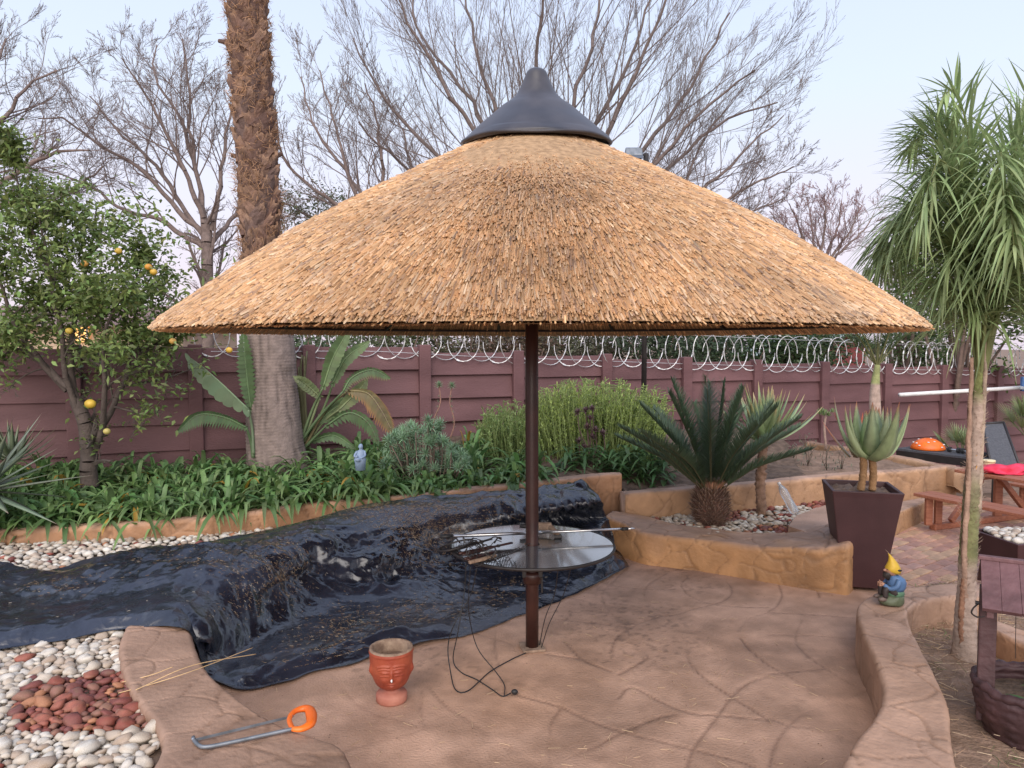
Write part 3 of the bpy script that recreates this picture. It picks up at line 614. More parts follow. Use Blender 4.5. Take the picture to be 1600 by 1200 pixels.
def reeds(N, seed, rlo=.36, rhi=2.205, lift=.055, ln=(.08, .14), rad=(.0027, .0042), tj=.065, under=0.0):
    rs = np.random.RandomState(seed); r = np.sqrt(rs.rand(N) * (rhi ** 2 - rlo ** 2) + rlo ** 2); th = rs.rand(N) * 2 * math.pi
    dz = (surf_z(r + .02) - surf_z(r - .02)) / .04; dz = np.where(r > 2.17, -.75, dz)
    z = np.where(r < .41, 3.228 + (.41 - r) * .5, surf_z(r)); er = np.stack([np.cos(th), np.sin(th), 0 * th], 1); et = np.stack([-np.sin(th), np.cos(th), 0 * th], 1); ez = np.array([0, 0, 1.0])
    T = nrm(er + ez * dz[:, None]); Nn = nrm(-er * dz[:, None] + ez)
    clump = vnoise(np.c_[er[:, :2] * r[:, None] * 9, z], 1.0, seed) ; clump2 = vnoise(np.c_[er[:, :2] * r[:, None] * 28, z * 5], 1.0, seed + 3)
    d = nrm(T + Nn * (lift + .045 * rs.randn(N) + .025 * clump)[:, None] + et * (tj * rs.randn(N) + .06 * clump)[:, None])
    L_ = ln[0] + (ln[1] - ln[0]) * rs.rand(N); rad_ = rad[0] + (rad[1] - rad[0]) * rs.rand(N)
    top = np.array([CXr, PY, 0]) + er * r[:, None] + ez * z[:, None] + Nn * (.004 * clump2 + .004 * rs.randn(N) + .002 * clump - under)[:, None]
    p0 = top - d * L_[:, None]; p0 -= Nn * .010
    a = nrm(np.cross(d, ez)); b = np.cross(a, d); an = np.arange(3) * 2.094 - .52; KK = (0, 1); rg = np.cos(an)[None, :, None] * a[:, None] + np.sin(an)[None, :, None] * b[:, None]
    slant = nrm(d + .5 * rs.randn(N, 3))
    end = top[:, None] + rg * rad_[:, None, None]; end = end + d[:, None] * ((rg * slant[:, None]).sum(-1) * rad_[:, None] * 1.2)[..., None]
    V = np.concatenate([p0[:, None] + rg * rad_[:, None, None], end], 1).reshape(-1, 3); i = np.arange(N)[:, None] * 6
    Q = np.stack([np.stack([i[:, 0] + k, i[:, 0] + (k + 1) % 3, i[:, 0] + 3 + (k + 1) % 3, i[:, 0] + 3 + k], 1) for k in KK], 1).reshape(-1, 4)
    Tr = np.stack([i[:, 0] + 3, i[:, 0] + 4, i[:, 0] + 5], 1)
    pal = np.array([(.54, .325, .17), (.60, .385, .21), (.50, .285, .14), (.57, .39, .25), (.42, .26, .16), (.63, .46, .30), (.31, .20, .14)]); c = pal[rs.choice(7, N, p=[.26, .2, .2, .12, .1, .07, .05])] * (1 + .12 * rs.randn(N, 1))
    weather = np.clip(fbm(np.c_[er[:, :2] * r[:, None], z], 1.6, 77, 3) * 1.4 - .05, 0, 1)[:, None]; grey = c.mean(1, keepdims=True) * np.array([1.12, .95, .78]); c = c * (1 - .5 * weather) + grey * .5 * weather * .92
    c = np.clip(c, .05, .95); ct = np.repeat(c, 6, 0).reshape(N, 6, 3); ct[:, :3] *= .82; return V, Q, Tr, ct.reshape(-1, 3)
def sag(V):
    r = np.hypot(V[:, 0] - PX, V[:, 1] - PY); g = np.exp(-(r / .8) ** 2); V[:, 2] += .14 * (V[:, 1] - PY) * g + .018 * g; return V
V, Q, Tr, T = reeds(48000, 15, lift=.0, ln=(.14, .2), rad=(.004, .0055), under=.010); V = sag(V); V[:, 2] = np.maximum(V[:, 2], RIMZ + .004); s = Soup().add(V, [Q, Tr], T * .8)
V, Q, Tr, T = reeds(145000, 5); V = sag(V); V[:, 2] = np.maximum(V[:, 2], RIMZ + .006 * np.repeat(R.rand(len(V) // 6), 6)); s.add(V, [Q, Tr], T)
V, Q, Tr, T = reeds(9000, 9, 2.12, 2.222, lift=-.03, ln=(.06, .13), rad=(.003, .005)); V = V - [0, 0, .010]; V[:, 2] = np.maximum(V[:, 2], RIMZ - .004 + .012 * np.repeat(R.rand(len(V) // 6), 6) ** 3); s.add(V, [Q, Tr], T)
tag(s.build('thatch', m_thatch, um), kind='stuff')
# inner reeds, hanging past the back of the frame
rs = np.random.RandomState(8); N = 9000; th = rs.rand(N) * 6.283; r0 = rs.uniform(.9, 2.0, N); L_ = rs.uniform(.25, .6, N); er = np.stack([np.cos(th), np.sin(th), 0 * th], 1)
r1 = np.minimum(r0 + L_ * .85, 2.165 + rs.uniform(-.015, .02, N))
P0 = np.array([CXr, PY, 0]) + er * r0[:, None]; P0[:, 2] = surf_z(r0) - .115; P1 = np.array([CXr, PY, 0]) + er * r1[:, None]; P1[:, 2] = surf_z(r1) - .118 - rs.rand(N) * .012
P1 += rs.randn(N, 3) * [.02, .02, .003]; P0[:, 2] = np.maximum(P0[:, 2], 2.07); P1[:, 2] = np.maximum(P1[:, 2], 2.062 + .006 * rs.rand(N))
V, Fq = segs(P0, P1, np.full(N, .004), np.full(N, .0035), 3); T = np.repeat(np.array([(.66, .40, .20)]) * (1 + .35 * rs.randn(N, 1) * .6), 6, 0)
tag(Soup().add(V, Fq, np.clip(T, .05, .9)).build('inner_thatch', m_thatch, um), kind='stuff')
# cap
CZ = lambda z: 3.775 - (3.775 - z) * 1.07
cp = [(.0, 3.775), (.035, 3.770), (.07, 3.750), (.098, 3.715), (.112, 3.66), (.128, 3.60), (.150, 3.54), (.185, 3.48), (.235, 3.415), (.295, 3.355), (.355, 3.305), (.415, 3.262), (.452, 3.235), (.458, 3.215), (.44, 3.20)]
cp = [(0, 3.772), (.03, 3.766), (.06, 3.742), (.088, 3.668), (.128, 3.585), (.17, 3.54), (.222, 3.50), (.287, 3.438), (.357, 3.372), (.425, 3.302), (.462, 3.262), (.470, 3.245), (.455, 3.228)]; cp = [(r, 3.262 + (z - 3.262) * .88) for r, z in cp]; cpd = resample(cp, 60)
V, Fs = lathe(cpd, (PX + .022, PY, 0), 72, fn=lambda T, z: .006 * np.sin(3 * T + 1) * (3.8 - z) * 2 + .005 * np.sin(7 * T) * (3.75 - z), caps=False)
V[:, 2] += .012 * vnoise(V * [1, 1, 0], 5, 2) * (V[:, 2] < 3.30); V = sag(V)
mesh('roof_cap', V, Fs, m_cap, um, smooth=True)
V, Fs = tube(np.array([[PX + .022 + (.468) * math.cos(a), PY + (.468) * math.sin(a), 3.246 + .006 * math.sin(5 * a)] for a in np.linspace(0, 2 * math.pi, 73)]), .011, 6, caps=False); V = sag(V); mesh('cap_rim', V, Fs, m_cap, um, smooth=True)
# pole
V, Fs = tube([[PX, PY, 0], [PX, PY, .5], [PX - .004, PY, 1.6], [PX - .008, PY, 3.1]], .042, 20); mesh('pole', V, Fs, m_pole, um, smooth=True)
V, Fs = lathe([(.060, .0), (.064, .05), (.060, .075), (.046, .078)], (PX, PY, .44), 20); mesh('sleeve', V, Fs, m_pole, um, smooth=True)
V, Fs = box((PX, PY, .012), (.15, .15, .016), bevel=.003, rotz=.2); mesh('base_plate', V, Fs, m_clayrim, um)
for k in range(12):
    a = k * math.pi / 6 + .13; ca_, sa_ = math.cos(a), math.sin(a)
    V, Fs = beam((PX + .04 * ca_, PY + .04 * sa_, 3.05), (PX + 1.98 * ca_, PY + 1.98 * sa_, surf_z(1.98) - .15), .022, .03); mesh('rafter', V, Fs, m_dark, um)
for rr2 in (1.99, 1.3):
    V, Fs = tube(np.array([[PX + rr2 * math.cos(a), PY + rr2 * math.sin(a), surf_z(rr2) - .15] for a in np.linspace(0, 2 * math.pi, 61)]), .011, 6, caps=False); mesh('ring_bar', V, Fs, m_dark, um, smooth=True)

# ------------------------------------------------------------------ glass table around the pole
tb = thing('round_table', 'round tinted glass table clamped around the umbrella pole', 'table', (PX, PY, .6))
zt = .69; tr_ = .535; tcx = PX
V, Fs = lathe([(.05, zt - .004), (tr_ - .012, zt - .004), (tr_ - .012, zt + .004), (.05, zt + .004), (.05, zt - .004)], (tcx, PY, 0), 72, caps=False); mesh('glass_top', V, Fs, m_glass, tb)
V, Fs = lathe([(tr_ - .012, zt - .010), (tr_ + .001, zt - .012), (tr_ + .004, zt - .002), (tr_ + .001, zt + .006), (tr_ - .010, zt + .0055), (tr_ - .012, zt - .010)], (tcx, PY, 0), 72, caps=False); mesh('rim', V, Fs, m_dark, tb, smooth=True)
for k in range(4):
    a = k * math.pi / 2 + .9; ca_, sa_ = math.cos(a), math.sin(a)
    V, Fs = beam((tcx + .05 * ca_, PY + .05 * sa_, zt - .14), (tcx + .42 * ca_, PY + .42 * sa_, zt - .025), .012, .012); mesh('bracket', V, Fs, m_dark, tb)
    V, Fs = beam((tcx + .045 * ca_, PY + .045 * sa_, zt - .02), (tcx + .51 * ca_, PY + .51 * sa_, zt - .018), .02, .014); mesh('support_bar', V, Fs, m_dark, tb)
for sx in (-1, 1):
    V, Fs = box((tcx + sx * .052, PY - .02, zt - .115), (.028, .05, .18), bevel=.004); mesh('clamp_plate', V, Fs, m_dark, tb)
V, Fs = beam((tcx + .062, PY - .05, zt - .2), (tcx + .062, PY - .05, zt - .30), .012, .012); mesh('clamp_screw', V, Fs, m_dark, tb)

# things on the table: positions measured on the table plane
zT = zt + .006
def T2(px, py, dz=0.0): return W(px, py, zT + dz)
tp = thing('telescopic_pole', 'shiny aluminium telescopic pole lying across the glass table', 'pole', T2(830, 832))
a_ = T2(700, 838, .055); b_ = T2(985, 826, .055); a_ = np.array(a_); V, Fs = tube([a_, (a_ + b_) / 2], .011, 12); mesh('outer_tube', V, Fs, m_steel, tp, smooth=True)
V, Fs = tube([(a_ + b_) / 2, b_], .0085, 12); mesh('inner_tube', V, Fs, m_steel, tp, smooth=True)
u_ = nrm(b_ - a_); V, Fs = tube([b_ - u_ * .06, b_ - u_ * .02], .012, 12); mesh('lock_collar', V, Fs, m_rubber, tp, smooth=True)
V, Fs = tube([b_ - u_ * .02, b_ + u_ * .012, b_ + u_ * .014, b_ + u_ * .03], [.009, .009, .006, .005], 10); mesh('tip', V, Fs, m_steel, tp, smooth=True)
V, Fs = tube([a_ - u_ * .05, a_ + u_ * .03], .014, 12); mesh('grip', V, Fs, m_rubber, tp, smooth=True)
# leaf net head: hoop with mesh
nh = thing('net_scoop', 'dark wire net scoop head at the left end of the glass table', 'net', T2(700, 850))
c = T2(712, 852, .03); P = np.array([c + [.11 * math.cos(a), .085 * math.sin(a), .03 * math.cos(a)] for a in np.linspace(0, 2 * math.pi, 25)]); V, Fs = tube(P, .006, 6, caps=False); mesh('hoop', V, Fs, m_dark, nh, smooth=True)
s = Soup()
for k in range(-6, 7):
    u = k / 7; h = math.sqrt(1 - u * u)
    s.add(*tube([c + [.11 * u, -.085 * h, .03 * u], c + [.11 * u, 0, .03 * u - .03], c + [.11 * u, .085 * h, .03 * u]], .0013, 3, caps=False)); s.add(*tube([c + [-.11 * h, .085 * u, -.03 * h], c + [0, .085 * u, -.03], c + [.11 * h, .085 * u, .03 * h]], .0013, 3, caps=False))
s.build('netting', m_dark, nh)
# wire mesh roll
wm = Soup(); rs = np.random.RandomState(5)
for k in range(7):
    for q in range(2):
        z0 = .008 + k * .012
        P = np.array([T2(742 + 6 * k + 52 * t, 884 - 2.2 * k - 20 * t + 3 * math.sin(t * 19 + k), z0 + .008 * math.sin(t * 25 + 2 * k + q * 3)) for t in np.linspace(0, 1, 24)]); wm.add(*tube(P, .0022, 4))
tag(wm.build('wire_mesh', m_dark), 'black coiled wire mesh lying on the front left of the glass table', 'wire mesh')
# pile of old tools: pliers, clamps
def tool(name, label, cat, pa, pb, w, mat, jaw=True):
    t = thing(name, label, cat, T2(*pa)); A = T2(*pa, .018); B = T2(*pb, .022); d = nrm(B - A); n_ = np.cross(d, [0, 0, 1])
    for sgn in (-1, 1):
        P = [A + n_ * sgn * w, A + (B - A) * .45 + n_ * sgn * w * .9, A + (B - A) * .68, B + n_ * sgn * w * -.3]; V, Fs = tube(resample(P, 12), np.linspace(.008, .006, 12), 8); mesh('handle', V, Fs, mat, t, smooth=True)
    V, Fs = blob(A + (B - A) * .72, (.016, .016, .010), 2); mesh('pivot', V, Fs, m_dark, t, smooth=True)
    return t
tool('pliers', 'dark pliers in the tool pile left of the pole', 'pliers', (712, 858), (768, 842), .014, m_dark)
tool('bolt_cutter', 'long rusty bolt cutter lying under the silver pole', 'cutter', (720, 866), (800, 848), .02, m_pole)
tool('pincers', 'small pincers nearest the table edge at left', 'pincers', (728, 874), (772, 862), .013, m_pole)
t = thing('wooden_batten', 'short pale wooden batten among the tools', 'batten', T2(760, 872)); V, Fs = beam(T2(733, 879, .03), T2(775, 868, .04), .022, .018); mesh('stick', V, Fs, m_clayrim, t)
s = Soup()
for k in range(26):
    A = T2(rs.uniform(716, 775), rs.uniform(843, 872), rs.uniform(.01, .07)); v = rs.randn(3) * [.07, .05, .02]; s.add(*tube(resample([A, A + v * .5 + [0, 0, .02], A + v], 6), rs.uniform(.002, .005), 5))
tag(s.build('binding_wire', m_dark), 'tangle of dark binding wire heaped over the tools on the glass table', 'wire')
cr_ = thing('cordless_drill', 'brown pistol grip drill lying behind the pole on the glass table', 'drill', T2(855, 830))
V, Fs = beam(T2(828, 822, .05), T2(862, 822, .055), .045, .05, .012); mesh('body', V, Fs, m_clayrim, cr_); V, Fs = beam(T2(858, 822, .055), T2(872, 836, .02), .03, .034, .01); mesh('grip', V, Fs, m_clayrim, cr_); V, Fs = tube([T2(812, 822, .05), T2(830, 822, .05)], [.012, .02], 10); mesh('chuck', V, Fs, m_dark, cr_, smooth=True)
V, Fs = box(T2(872, 838, .012), (.05, .04, .022), bevel=.005); mesh('battery', V, Fs, m_dark, cr_)
# power cord from the table edge to the floor
cdt = thing('power_cord', 'black power cord hanging from the table and looping over the patio', 'cord', W(760, 1060, 0))
P = [T2(745, 888, -.02), D(735, 930, 4.45), D(710, 975, 4.4), W(700, 1010, .16), W(704, 1050, .03), W(712, 1078, .008), W(732, 1079, .008), W(765, 1050, .008), W(800, 1030, .008), W(822, 1020, .008)]
V, Fs = tube(resample(P, 70), .0035, 6); mesh('cable', V, Fs, m_rubber, cdt, smooth=True)
P = [T2(728, 880, -.02), D(726, 920, 4.45), D(716, 985, 4.4), W(708, 1030, .05), W(720, 1050, .01), W(745, 1062, .008), W(770, 1078, .008), W(785, 1088, .008), W(798, 1083, .012)]
V, Fs = tube(resample(P, 70), .0035, 6); mesh('cable', V, Fs, m_rubber, cdt, smooth=True)
P = [T2(735, 886, -.02), D(732, 950, 4.45), W(745, 1010, .10), W(775, 1050, .03), W(788, 1070, .01), W(788, 1086, .008)]
V, Fs = tube(resample(P, 50), .0030, 6); mesh('cable', V, Fs, m_rubber, cdt, smooth=True)
V, Fs = blob(W(804, 1081, .018), (.020, .014, .016), 2, .1); mesh('plug', V, Fs, m_rubber, cdt, smooth=True)
c2 = thing('wire_strand', 'thin wires hanging from the table beside the pole foot', 'wire', W(845, 1015, 0))
for P in ([T2(893, 884, -.02), D(880, 930, 4.6), D(858, 975, 4.65), W(846, 1012, .02)], [T2(872, 888, -.02), D(866, 930, 4.6), D(852, 965, 4.65), W(843, 1008, .02)]):
    V, Fs = tube(resample(P, 40), .0028, 5); mesh('strand', V, Fs, m_rubber, c2, smooth=True)

# ------------------------------------------------------------------ black plastic sheet
rows_ = [
 [(-90, 884, .25), (0, 888, .26), (45, 900, .26), (90, 893, .26), (135, 880, .27), (250, 862, .30), (350, 843, .33), (430, 826, .37), (500, 808, .43), (560, 791, .48), (640, 781, .51), (700, 777, .525), (780, 773, .54), (850, 770, .555), (885, 764, .58), (906, 759, .62)],
 [(-90, 915, .27), (0, 912, .28), (60, 912, .30), (120, 903, .31), (200, 890, .33), (290, 872, .36), (350, 862, .38), (400, 850, .40), (470, 828, .43), (545, 806, .48), (620, 794, .51), (700, 788, .52), (780, 786, .53), (850, 783, .54), (895, 775, .58), (925, 770, .60)],
 [(-90, 960, .27), (0, 955, .27), (70, 945, .28), (140, 935, .29), (210, 925, .31), (280, 915, .34), (338, 900, .36), (372, 888, .36), (440, 868, .38), (530, 836, .40), (610, 820, .42), (700, 812, .44), (780, 806, .45), (850, 800, .47), (905, 790, .52), (940, 785, .54)],
 [(-90, 985, .26), (0, 980, .26), (70, 970, .27), (140, 958, .28), (210, 950, .30), (275, 945, .33), (310, 975, .26), (345, 970, .20), (420, 925, .20), (520, 890, .20), (610, 868, .22), (700, 855, .22), (780, 845, .22), (850, 830, .25), (915, 815, .32), (948, 805, .36)],
 [(-90, 1000, .26), (0, 994, .26), (70, 985, .26), (140, 972, .27), (210, 965, .29), (272, 962, .31), (308, 1010, .14), (350, 1030, .03), (430, 985, .03), (520, 948, .03), (610, 922, .03), (700, 903, .03), (780, 892, .03), (850, 882, .04), (925, 862, .06), (958, 850, .10)],
 [(-90, 1012, .25), (0, 1008, .25), (70, 998, .255), (140, 985, .26), (210, 978, .275), (280, 976, .30), (315, 1030, .09), (355, 1060, .02), (440, 1020, .015), (530, 985, .015), (620, 960, .015), (710, 940, .015), (790, 920, .015), (860, 905, .015), (925, 885, .02), (972, 868, .03)],
 [(-90, 1030, .25), (0, 1020, .245), (70, 1006, .245), (140, 993, .25), (195, 985, .26), (290, 984, .29), (322, 1055, .06), (384, 1083, .01), (470, 1061, .008), (560, 1034, .008), (650, 1011, .008), (740, 989, .008), (815, 962, .008), (880, 935, .008), (935, 912, .01), (986, 886, .012)],
]
nu, nv = 380, 180
G0 = np.stack([resample(poly(r), nu) for r in rows_])                  # 7 x nu x 3
G1 = np.stack([resample(G0[:, k], nv) for k in range(nu)], 1).reshape(-1, 3)
U = np.tile(np.linspace(0, 1, nu), nv); Vv = np.repeat(np.linspace(0, 1, nv), nu)
def ridged(P, s, seed): return 1 - np.abs(vnoise(P, s, seed))
Gg = G1.reshape(nv, nu, 3); Nn = nrm(np.cross(np.gradient(Gg, axis=1), np.gradient(Gg, axis=0))).reshape(-1, 3); Nn *= np.sign(Nn[:, 2:3] + 1e-6)
wp = G1 + .25 * np.stack([vnoise(G1, 1.3, 50 + k) for k in range(3)], -1)
w1 = ridged(wp * [1, 1.6, 1], 2.2, 1) ** 4; w2 = ridged(wp * [1.3, .8, 1], 5.0, 2) ** 3; w3 = ridged(wp, 12, 3) ** 3; w4 = ridged(wp, 26, 4) ** 2
aniso = ridged(np.stack([wp[:, 0] * .5 + wp[:, 1] * .9, wp[:, 0] * .9 - wp[:, 1] * .4, wp[:, 2] * .5], 1) * [1, 6, 1], 1.2, 5) ** 3
steep = np.clip(1.15 - Nn[:, 2], .15, 1)
edge = np.minimum(np.minimum(Vv, 1 - Vv) * 14, np.minimum(1 - U, .1) * 30).clip(.15, 1)
W1 = worley(wp * [1, 1.7, 1], .34, 3); W2 = worley((wp + .02) * [1.5, 1, 1], .15, 4); W3 = worley(wp, .07, 5)
lin = lambda s, sd, k=1.0: 1 - np.abs(vnoise(wp * [1, 1, 1], s, sd)) ** k
h = (.075 * W1 + .044 * W2 + .017 * W3 + .020 * lin(2.4, 1) + .012 * lin(11, 3) + .020 * aniso + .022 * w1) * (.30 + .95 * np.clip(.5 + 1.1 * vnoise(G1, 1.5, 71), 0, 1)) * (.55 + .9 * steep) * edge
h += .018 * np.clip(vnoise(G1, 1.1, 33), -.2, 1) * edge
G1 = G1 + Nn * h[:, None]
G1[:, :2] += (1 - edge)[:, None] * .035 * np.stack([vnoise(G1, 6, 90), vnoise(G1, 6, 91)], 1)
i = np.arange(nv - 1)[:, None] * nu; j = np.arange(nu - 1)[None]; Fq = np.stack([i + j, i + nu + j, i + nu + j + 1, i + j + 1], -1).reshape(-1, 4)
tarp = thing('plastic_sheet', 'large crumpled black plastic sheet spread over the step and the patio', 'plastic sheet', (G1[:, 0].mean(), G1[:, 1].mean(), 0))
mesh('sheet', G1, Fq, m_tarp, tarp, smooth=True)
# bunched corner standing up at the right end
V, Fs = blob(D(905, 780, 7.0), (.17, .09, .13), 3, .45, 2.4, 4); V[:, 2] = np.maximum(V[:, 2], .32); V += .035 * np.stack([vnoise(V, 9, 7 + k) for k in range(3)], 1); mesh('bunched_corner', V, Fs, m_tarp, tarp, smooth=True)
TG = G1.reshape(nv, nu, 3); TN = Nn.reshape(nv, nu, 3)
# straw litter on the sheet
rs = np.random.RandomState(21); cents = [(.62, .17, 400), (.70, .25, 500), (.78, .3, 500), (.86, .35, 350), (.66, .45, 160), (.50, .75, 190), (.60, .78, 160), (.74, .80, 120), (.43, .45, 350), (.46, .9, 150), (.36, .55, 200), (.8, .4, 250), (.68, .3, 450), (.30, .4, 70), (.15, .5, 60)]
A, B, T = [], [], []
for cu, cv, n_ in cents:
    for k in range(int(n_ * 2.0)):
        u = int(np.clip(cu + rs.randn() * .034, .01, .985) * (nu - 1)); v = int(np.clip(cv + rs.randn() * .07, .02, .97) * (nv - 1)); p = TG[v, u] + TN[v, u] * .004
        d = nrm(rs.randn(3)); d = nrm(d - TN[v, u] * d.dot(TN[v, u]) + TN[v, u] * .05); l = rs.uniform(.006, .026); A.append(p - d * l / 2); B.append(p + d * l / 2); T.append(np.array([(.32, .19, .10), (.42, .28, .15), (.22, .13, .08), (.50, .40, .28)][rs.randint(4)]))
for k in range(250):
    u = rs.randint(2, nu - 2); v = rs.randint(2, nv - 2); p = TG[v, u] + TN[v, u] * .004; d = nrm(rs.randn(3)); d = nrm(d - TN[v, u] * d.dot(TN[v, u])); l = rs.uniform(.005, .02); A.append(p - d * l / 2); B.append(p + d * l / 2); T.append(np.array((.5, .45, .38)))
V, Fq = segs(A, B, np.full(len(A), .0009), np.full(len(A), .0009), 3, True); tag(Soup().add(V, Fq, np.repeat(np.array(T) * .9, 6, 0)).build('straw_litter', m_straw), 'loose straw and grass litter strewn over the black sheet', 'straw', kind='stuff')

# ------------------------------------------------------------------ face pot
fz = W(612, 1094, 0); pot = thing('face_pot', 'red terracotta pot shaped as a face on a round foot', 'pot', fz)
fa = math.atan2(-fz[1], -fz[0] - .0)                                   # the face looks to the camera
def face(T, z):
    a = (T - fa + math.pi) % (2 * math.pi) - math.pi; x = a * .12; r = 0
    g = lambda cx, cz, sx, sz, h: h * np.exp(-((x - cx) / sx) ** 2 - ((z - cz) / sz) ** 2)
    r = g(0, .190, .0085, .030, .016) + g(0, .165, .013, .012, .012)          # nose
    r = r + g(0, .134, .018, .006, .009) + g(0, .122, .014, .005, .008) - g(0, .128, .017, .0035, .006) + g(0, .108, .022, .012, .007)
    for s_ in (-1, 1):
        bz = .243 - .3 * (np.abs(x) - .035) ** 2 * 20
        r = r + .008 * np.exp(-((z - bz) / .0045) ** 2) * (np.sign(x) == s_) * (np.abs(x) > .008) * (np.abs(x) < .085)
        r = r + .006 * np.exp(-((z - bz + .016) / .004) ** 2) * (np.sign(x) == s_) * (np.abs(x) > .012) * (np.abs(x) < .08)
        r = r + g(s_ * .038, .205, .022, .010, .010) - g(s_ * .038, .200, .021, .003, .007) + .005 * np.exp(-((z - .188 + .5 * (np.abs(x) - .03) ** 2 * 8) / .003) ** 2) * (np.sign(x) == s_) * (np.abs(x) > .014) * (np.abs(x) < .07)
        r = r + g(s_ * .05, .155, .02, .022, .008)
        r = r + g(s_ * .150, .195, .014, .028, .014)
    return r * (z > .085) * (z < .27)
body = resample([(.045, .075), (.062, .085), (.085, .105), (.102, .14), (.112, .18), (.118, .22), (.120, .255), (.121, .278), (.124, .287), (.122, .300)], 90)
V, Fs = lathe(body, (fz[0], fz[1], 0), 150, fn=face, caps=False); V[:, 2] += 0
mesh('face_bowl', V, Fs, m_terra, pot, smooth=True)
V, Fs = lathe([(.122, .298), (.120, .308), (.108, .310), (.100, .304), (.098, .27), (.09, .20)], (fz[0], fz[1], 0), 48, caps=False); mesh('rim', V, Fs, m_clayrim, pot, smooth=True)
V, Fs = lathe([(.0, .245), (.05, .248), (.099, .243)], (fz[0], fz[1], 0), 32, caps=False); mesh('soil', V, Fs, m_soil2, pot, smooth=True)
V, Fs = lathe([(.0, .001), (.082, .001), (.087, .01), (.087, .042), (.080, .052), (.05, .058), (.040, .068), (.048, .08)], (fz[0], fz[1], 0), 48, caps=False); mesh('foot', V, Fs, m_terrafoot, pot, smooth=True)
# chip on the nose
p = fz + np.array([math.cos(fa) * .128, math.sin(fa) * .128, .168]); V, Fs = blob(p + [0, 0, 0], (.005, .006, .010), 2, .3); mesh('chipped_spot', V, Fs, m_white, pot, smooth=True)

# ------------------------------------------------------------------ hacksaw on the kerb
hs = thing('hacksaw', 'old hacksaw with orange handle lying on the kerb', 'hacksaw', W(400, 1140, .30))
hz = .297
P = resample([W(466, 1137, hz), W(420, 1147, hz), W(360, 1160, hz), W(322, 1167, hz), W(310, 1164, hz), W(303, 1156, hz), W(302, 1152, hz)], 40); V, Fs = tube(P, .0085, 8); mesh('frame', V, Fs, m_grey, hs, smooth=True)
a_, b_ = W(306, 1156, hz), W(458, 1119, hz); V, Fs = beam(a_, b_, .0015, .012, 0); mesh('blade', V, Fs, m_grey, hs)
V, Fs = blob(W(303, 1155, hz + .002), (.012, .008, .007), 2); mesh('wing_nut', V, Fs, m_steel, hs, smooth=True)
hp = resample([W(457, 1139, hz), W(452, 1124, hz), W(460, 1112, hz), W(475, 1107, hz), W(484, 1110, hz), W(487, 1122, hz), W(484, 1132, hz), W(470, 1139, hz), W(457, 1139, hz)], 50)
rad = np.interp(np.linspace(0, 1, 50), [0, .2, .35, .5, .62, .8, 1], [.012, .011, .014, .022, .026, .022, .013]); V, Fs = tube(hp, rad, 10); V[:, 2] = hz + (V[:, 2] - hz) * .8
mesh('handle', V, Fs, m_orange, hs, smooth=True)

# ------------------------------------------------------------------ tall brown planter with its aloe
pc = D(1338, 900, 6.05)[:2]; PZ = .03
def planter(cx, cy, z0, h, wt, wb, rot, name, label):
    t = thing(name, label, 'planter', (cx, cy, z0)); s = Soup(); th = .03; hh = [0, .02, h - .05, h, h, h - .06]; ww = [wb, wb + .004, wt - .02, wt, wt - 2 * th, wt - 2 * th - .01]
    rings = []
    for z, w in zip(hh, ww):
        q = np.array([(-1, -1), (1, -1), (1, 1), (-1, 1)]) * w / 2; c_, s_ = math.cos(rot), math.sin(rot); rings.append(np.c_[cx + q[:, 0] * c_ - q[:, 1] * s_, cy + q[:, 0] * s_ + q[:, 1] * c_, np.full(4, z0 + z)])
    V = np.vstack(rings); Fq = [[i * 4 + j, i * 4 + (j + 1) % 4, i * 4 + 4 + (j + 1) % 4, i * 4 + 4 + j] for i in range(5) for j in range(4)]; Fq.append([3, 2, 1, 0])
    o = mesh('pot_body', V, np.array(Fq), m_planter, t); bv = o.modifiers.new('bevel', 'BEVEL'); bv.width = .007; bv.segments = 2
    q = rings[-1].copy(); P = []; n_ = 14
    for a in np.linspace(0, 1, n_):
        for b in np.linspace(0, 1, n_): P.append((q[0] * (1 - a) + q[1] * a) * (1 - b) + (q[3] * (1 - a) + q[2] * a) * b + [0, 0, .012 * R.randn() + .03 * (.5 - abs(a - .5)) + .01])
    i = np.arange(n_ - 1)[:, None] * n_; j = np.arange(n_ - 1)[None]; mesh('soil', P, np.stack([i + j, i + n_ + j, i + n_ + j + 1, i + j + 1], -1).reshape(-1, 4), m_soil2, t, smooth=True)
    return t
plt_ = planter(pc[0] + .02, 6.05, PZ, .80, .53, .30, math.radians(-14), 'tall_planter', 'tall tapering dark brown square pot holding a stemmed aloe')
rs = np.random.RandomState(4)
al = thing('potted_aloe', 'pale green aloe with red tipped upright leaves on two short stems in the tall pot', 'aloe', (pc[0], 6.05, .82))
for k, (sx, sy) in enumerate(((1345, 758), (1363, 758))):
    a = D(sx, sy, 6.0); b = D(sx + (4 if k == 0 else -1), 718, 6.0); P = resample([a - [0, 0, .04], (a + b) / 2 + [.01, 0, 0], b + [0, 0, .03]], 30); V, Fs = tube(P, .026 + .006 * rs.rand(30), 10); mesh('stem', V, Fs, m_bark, al, tint=np.array((.30, .17, .08)), smooth=True)
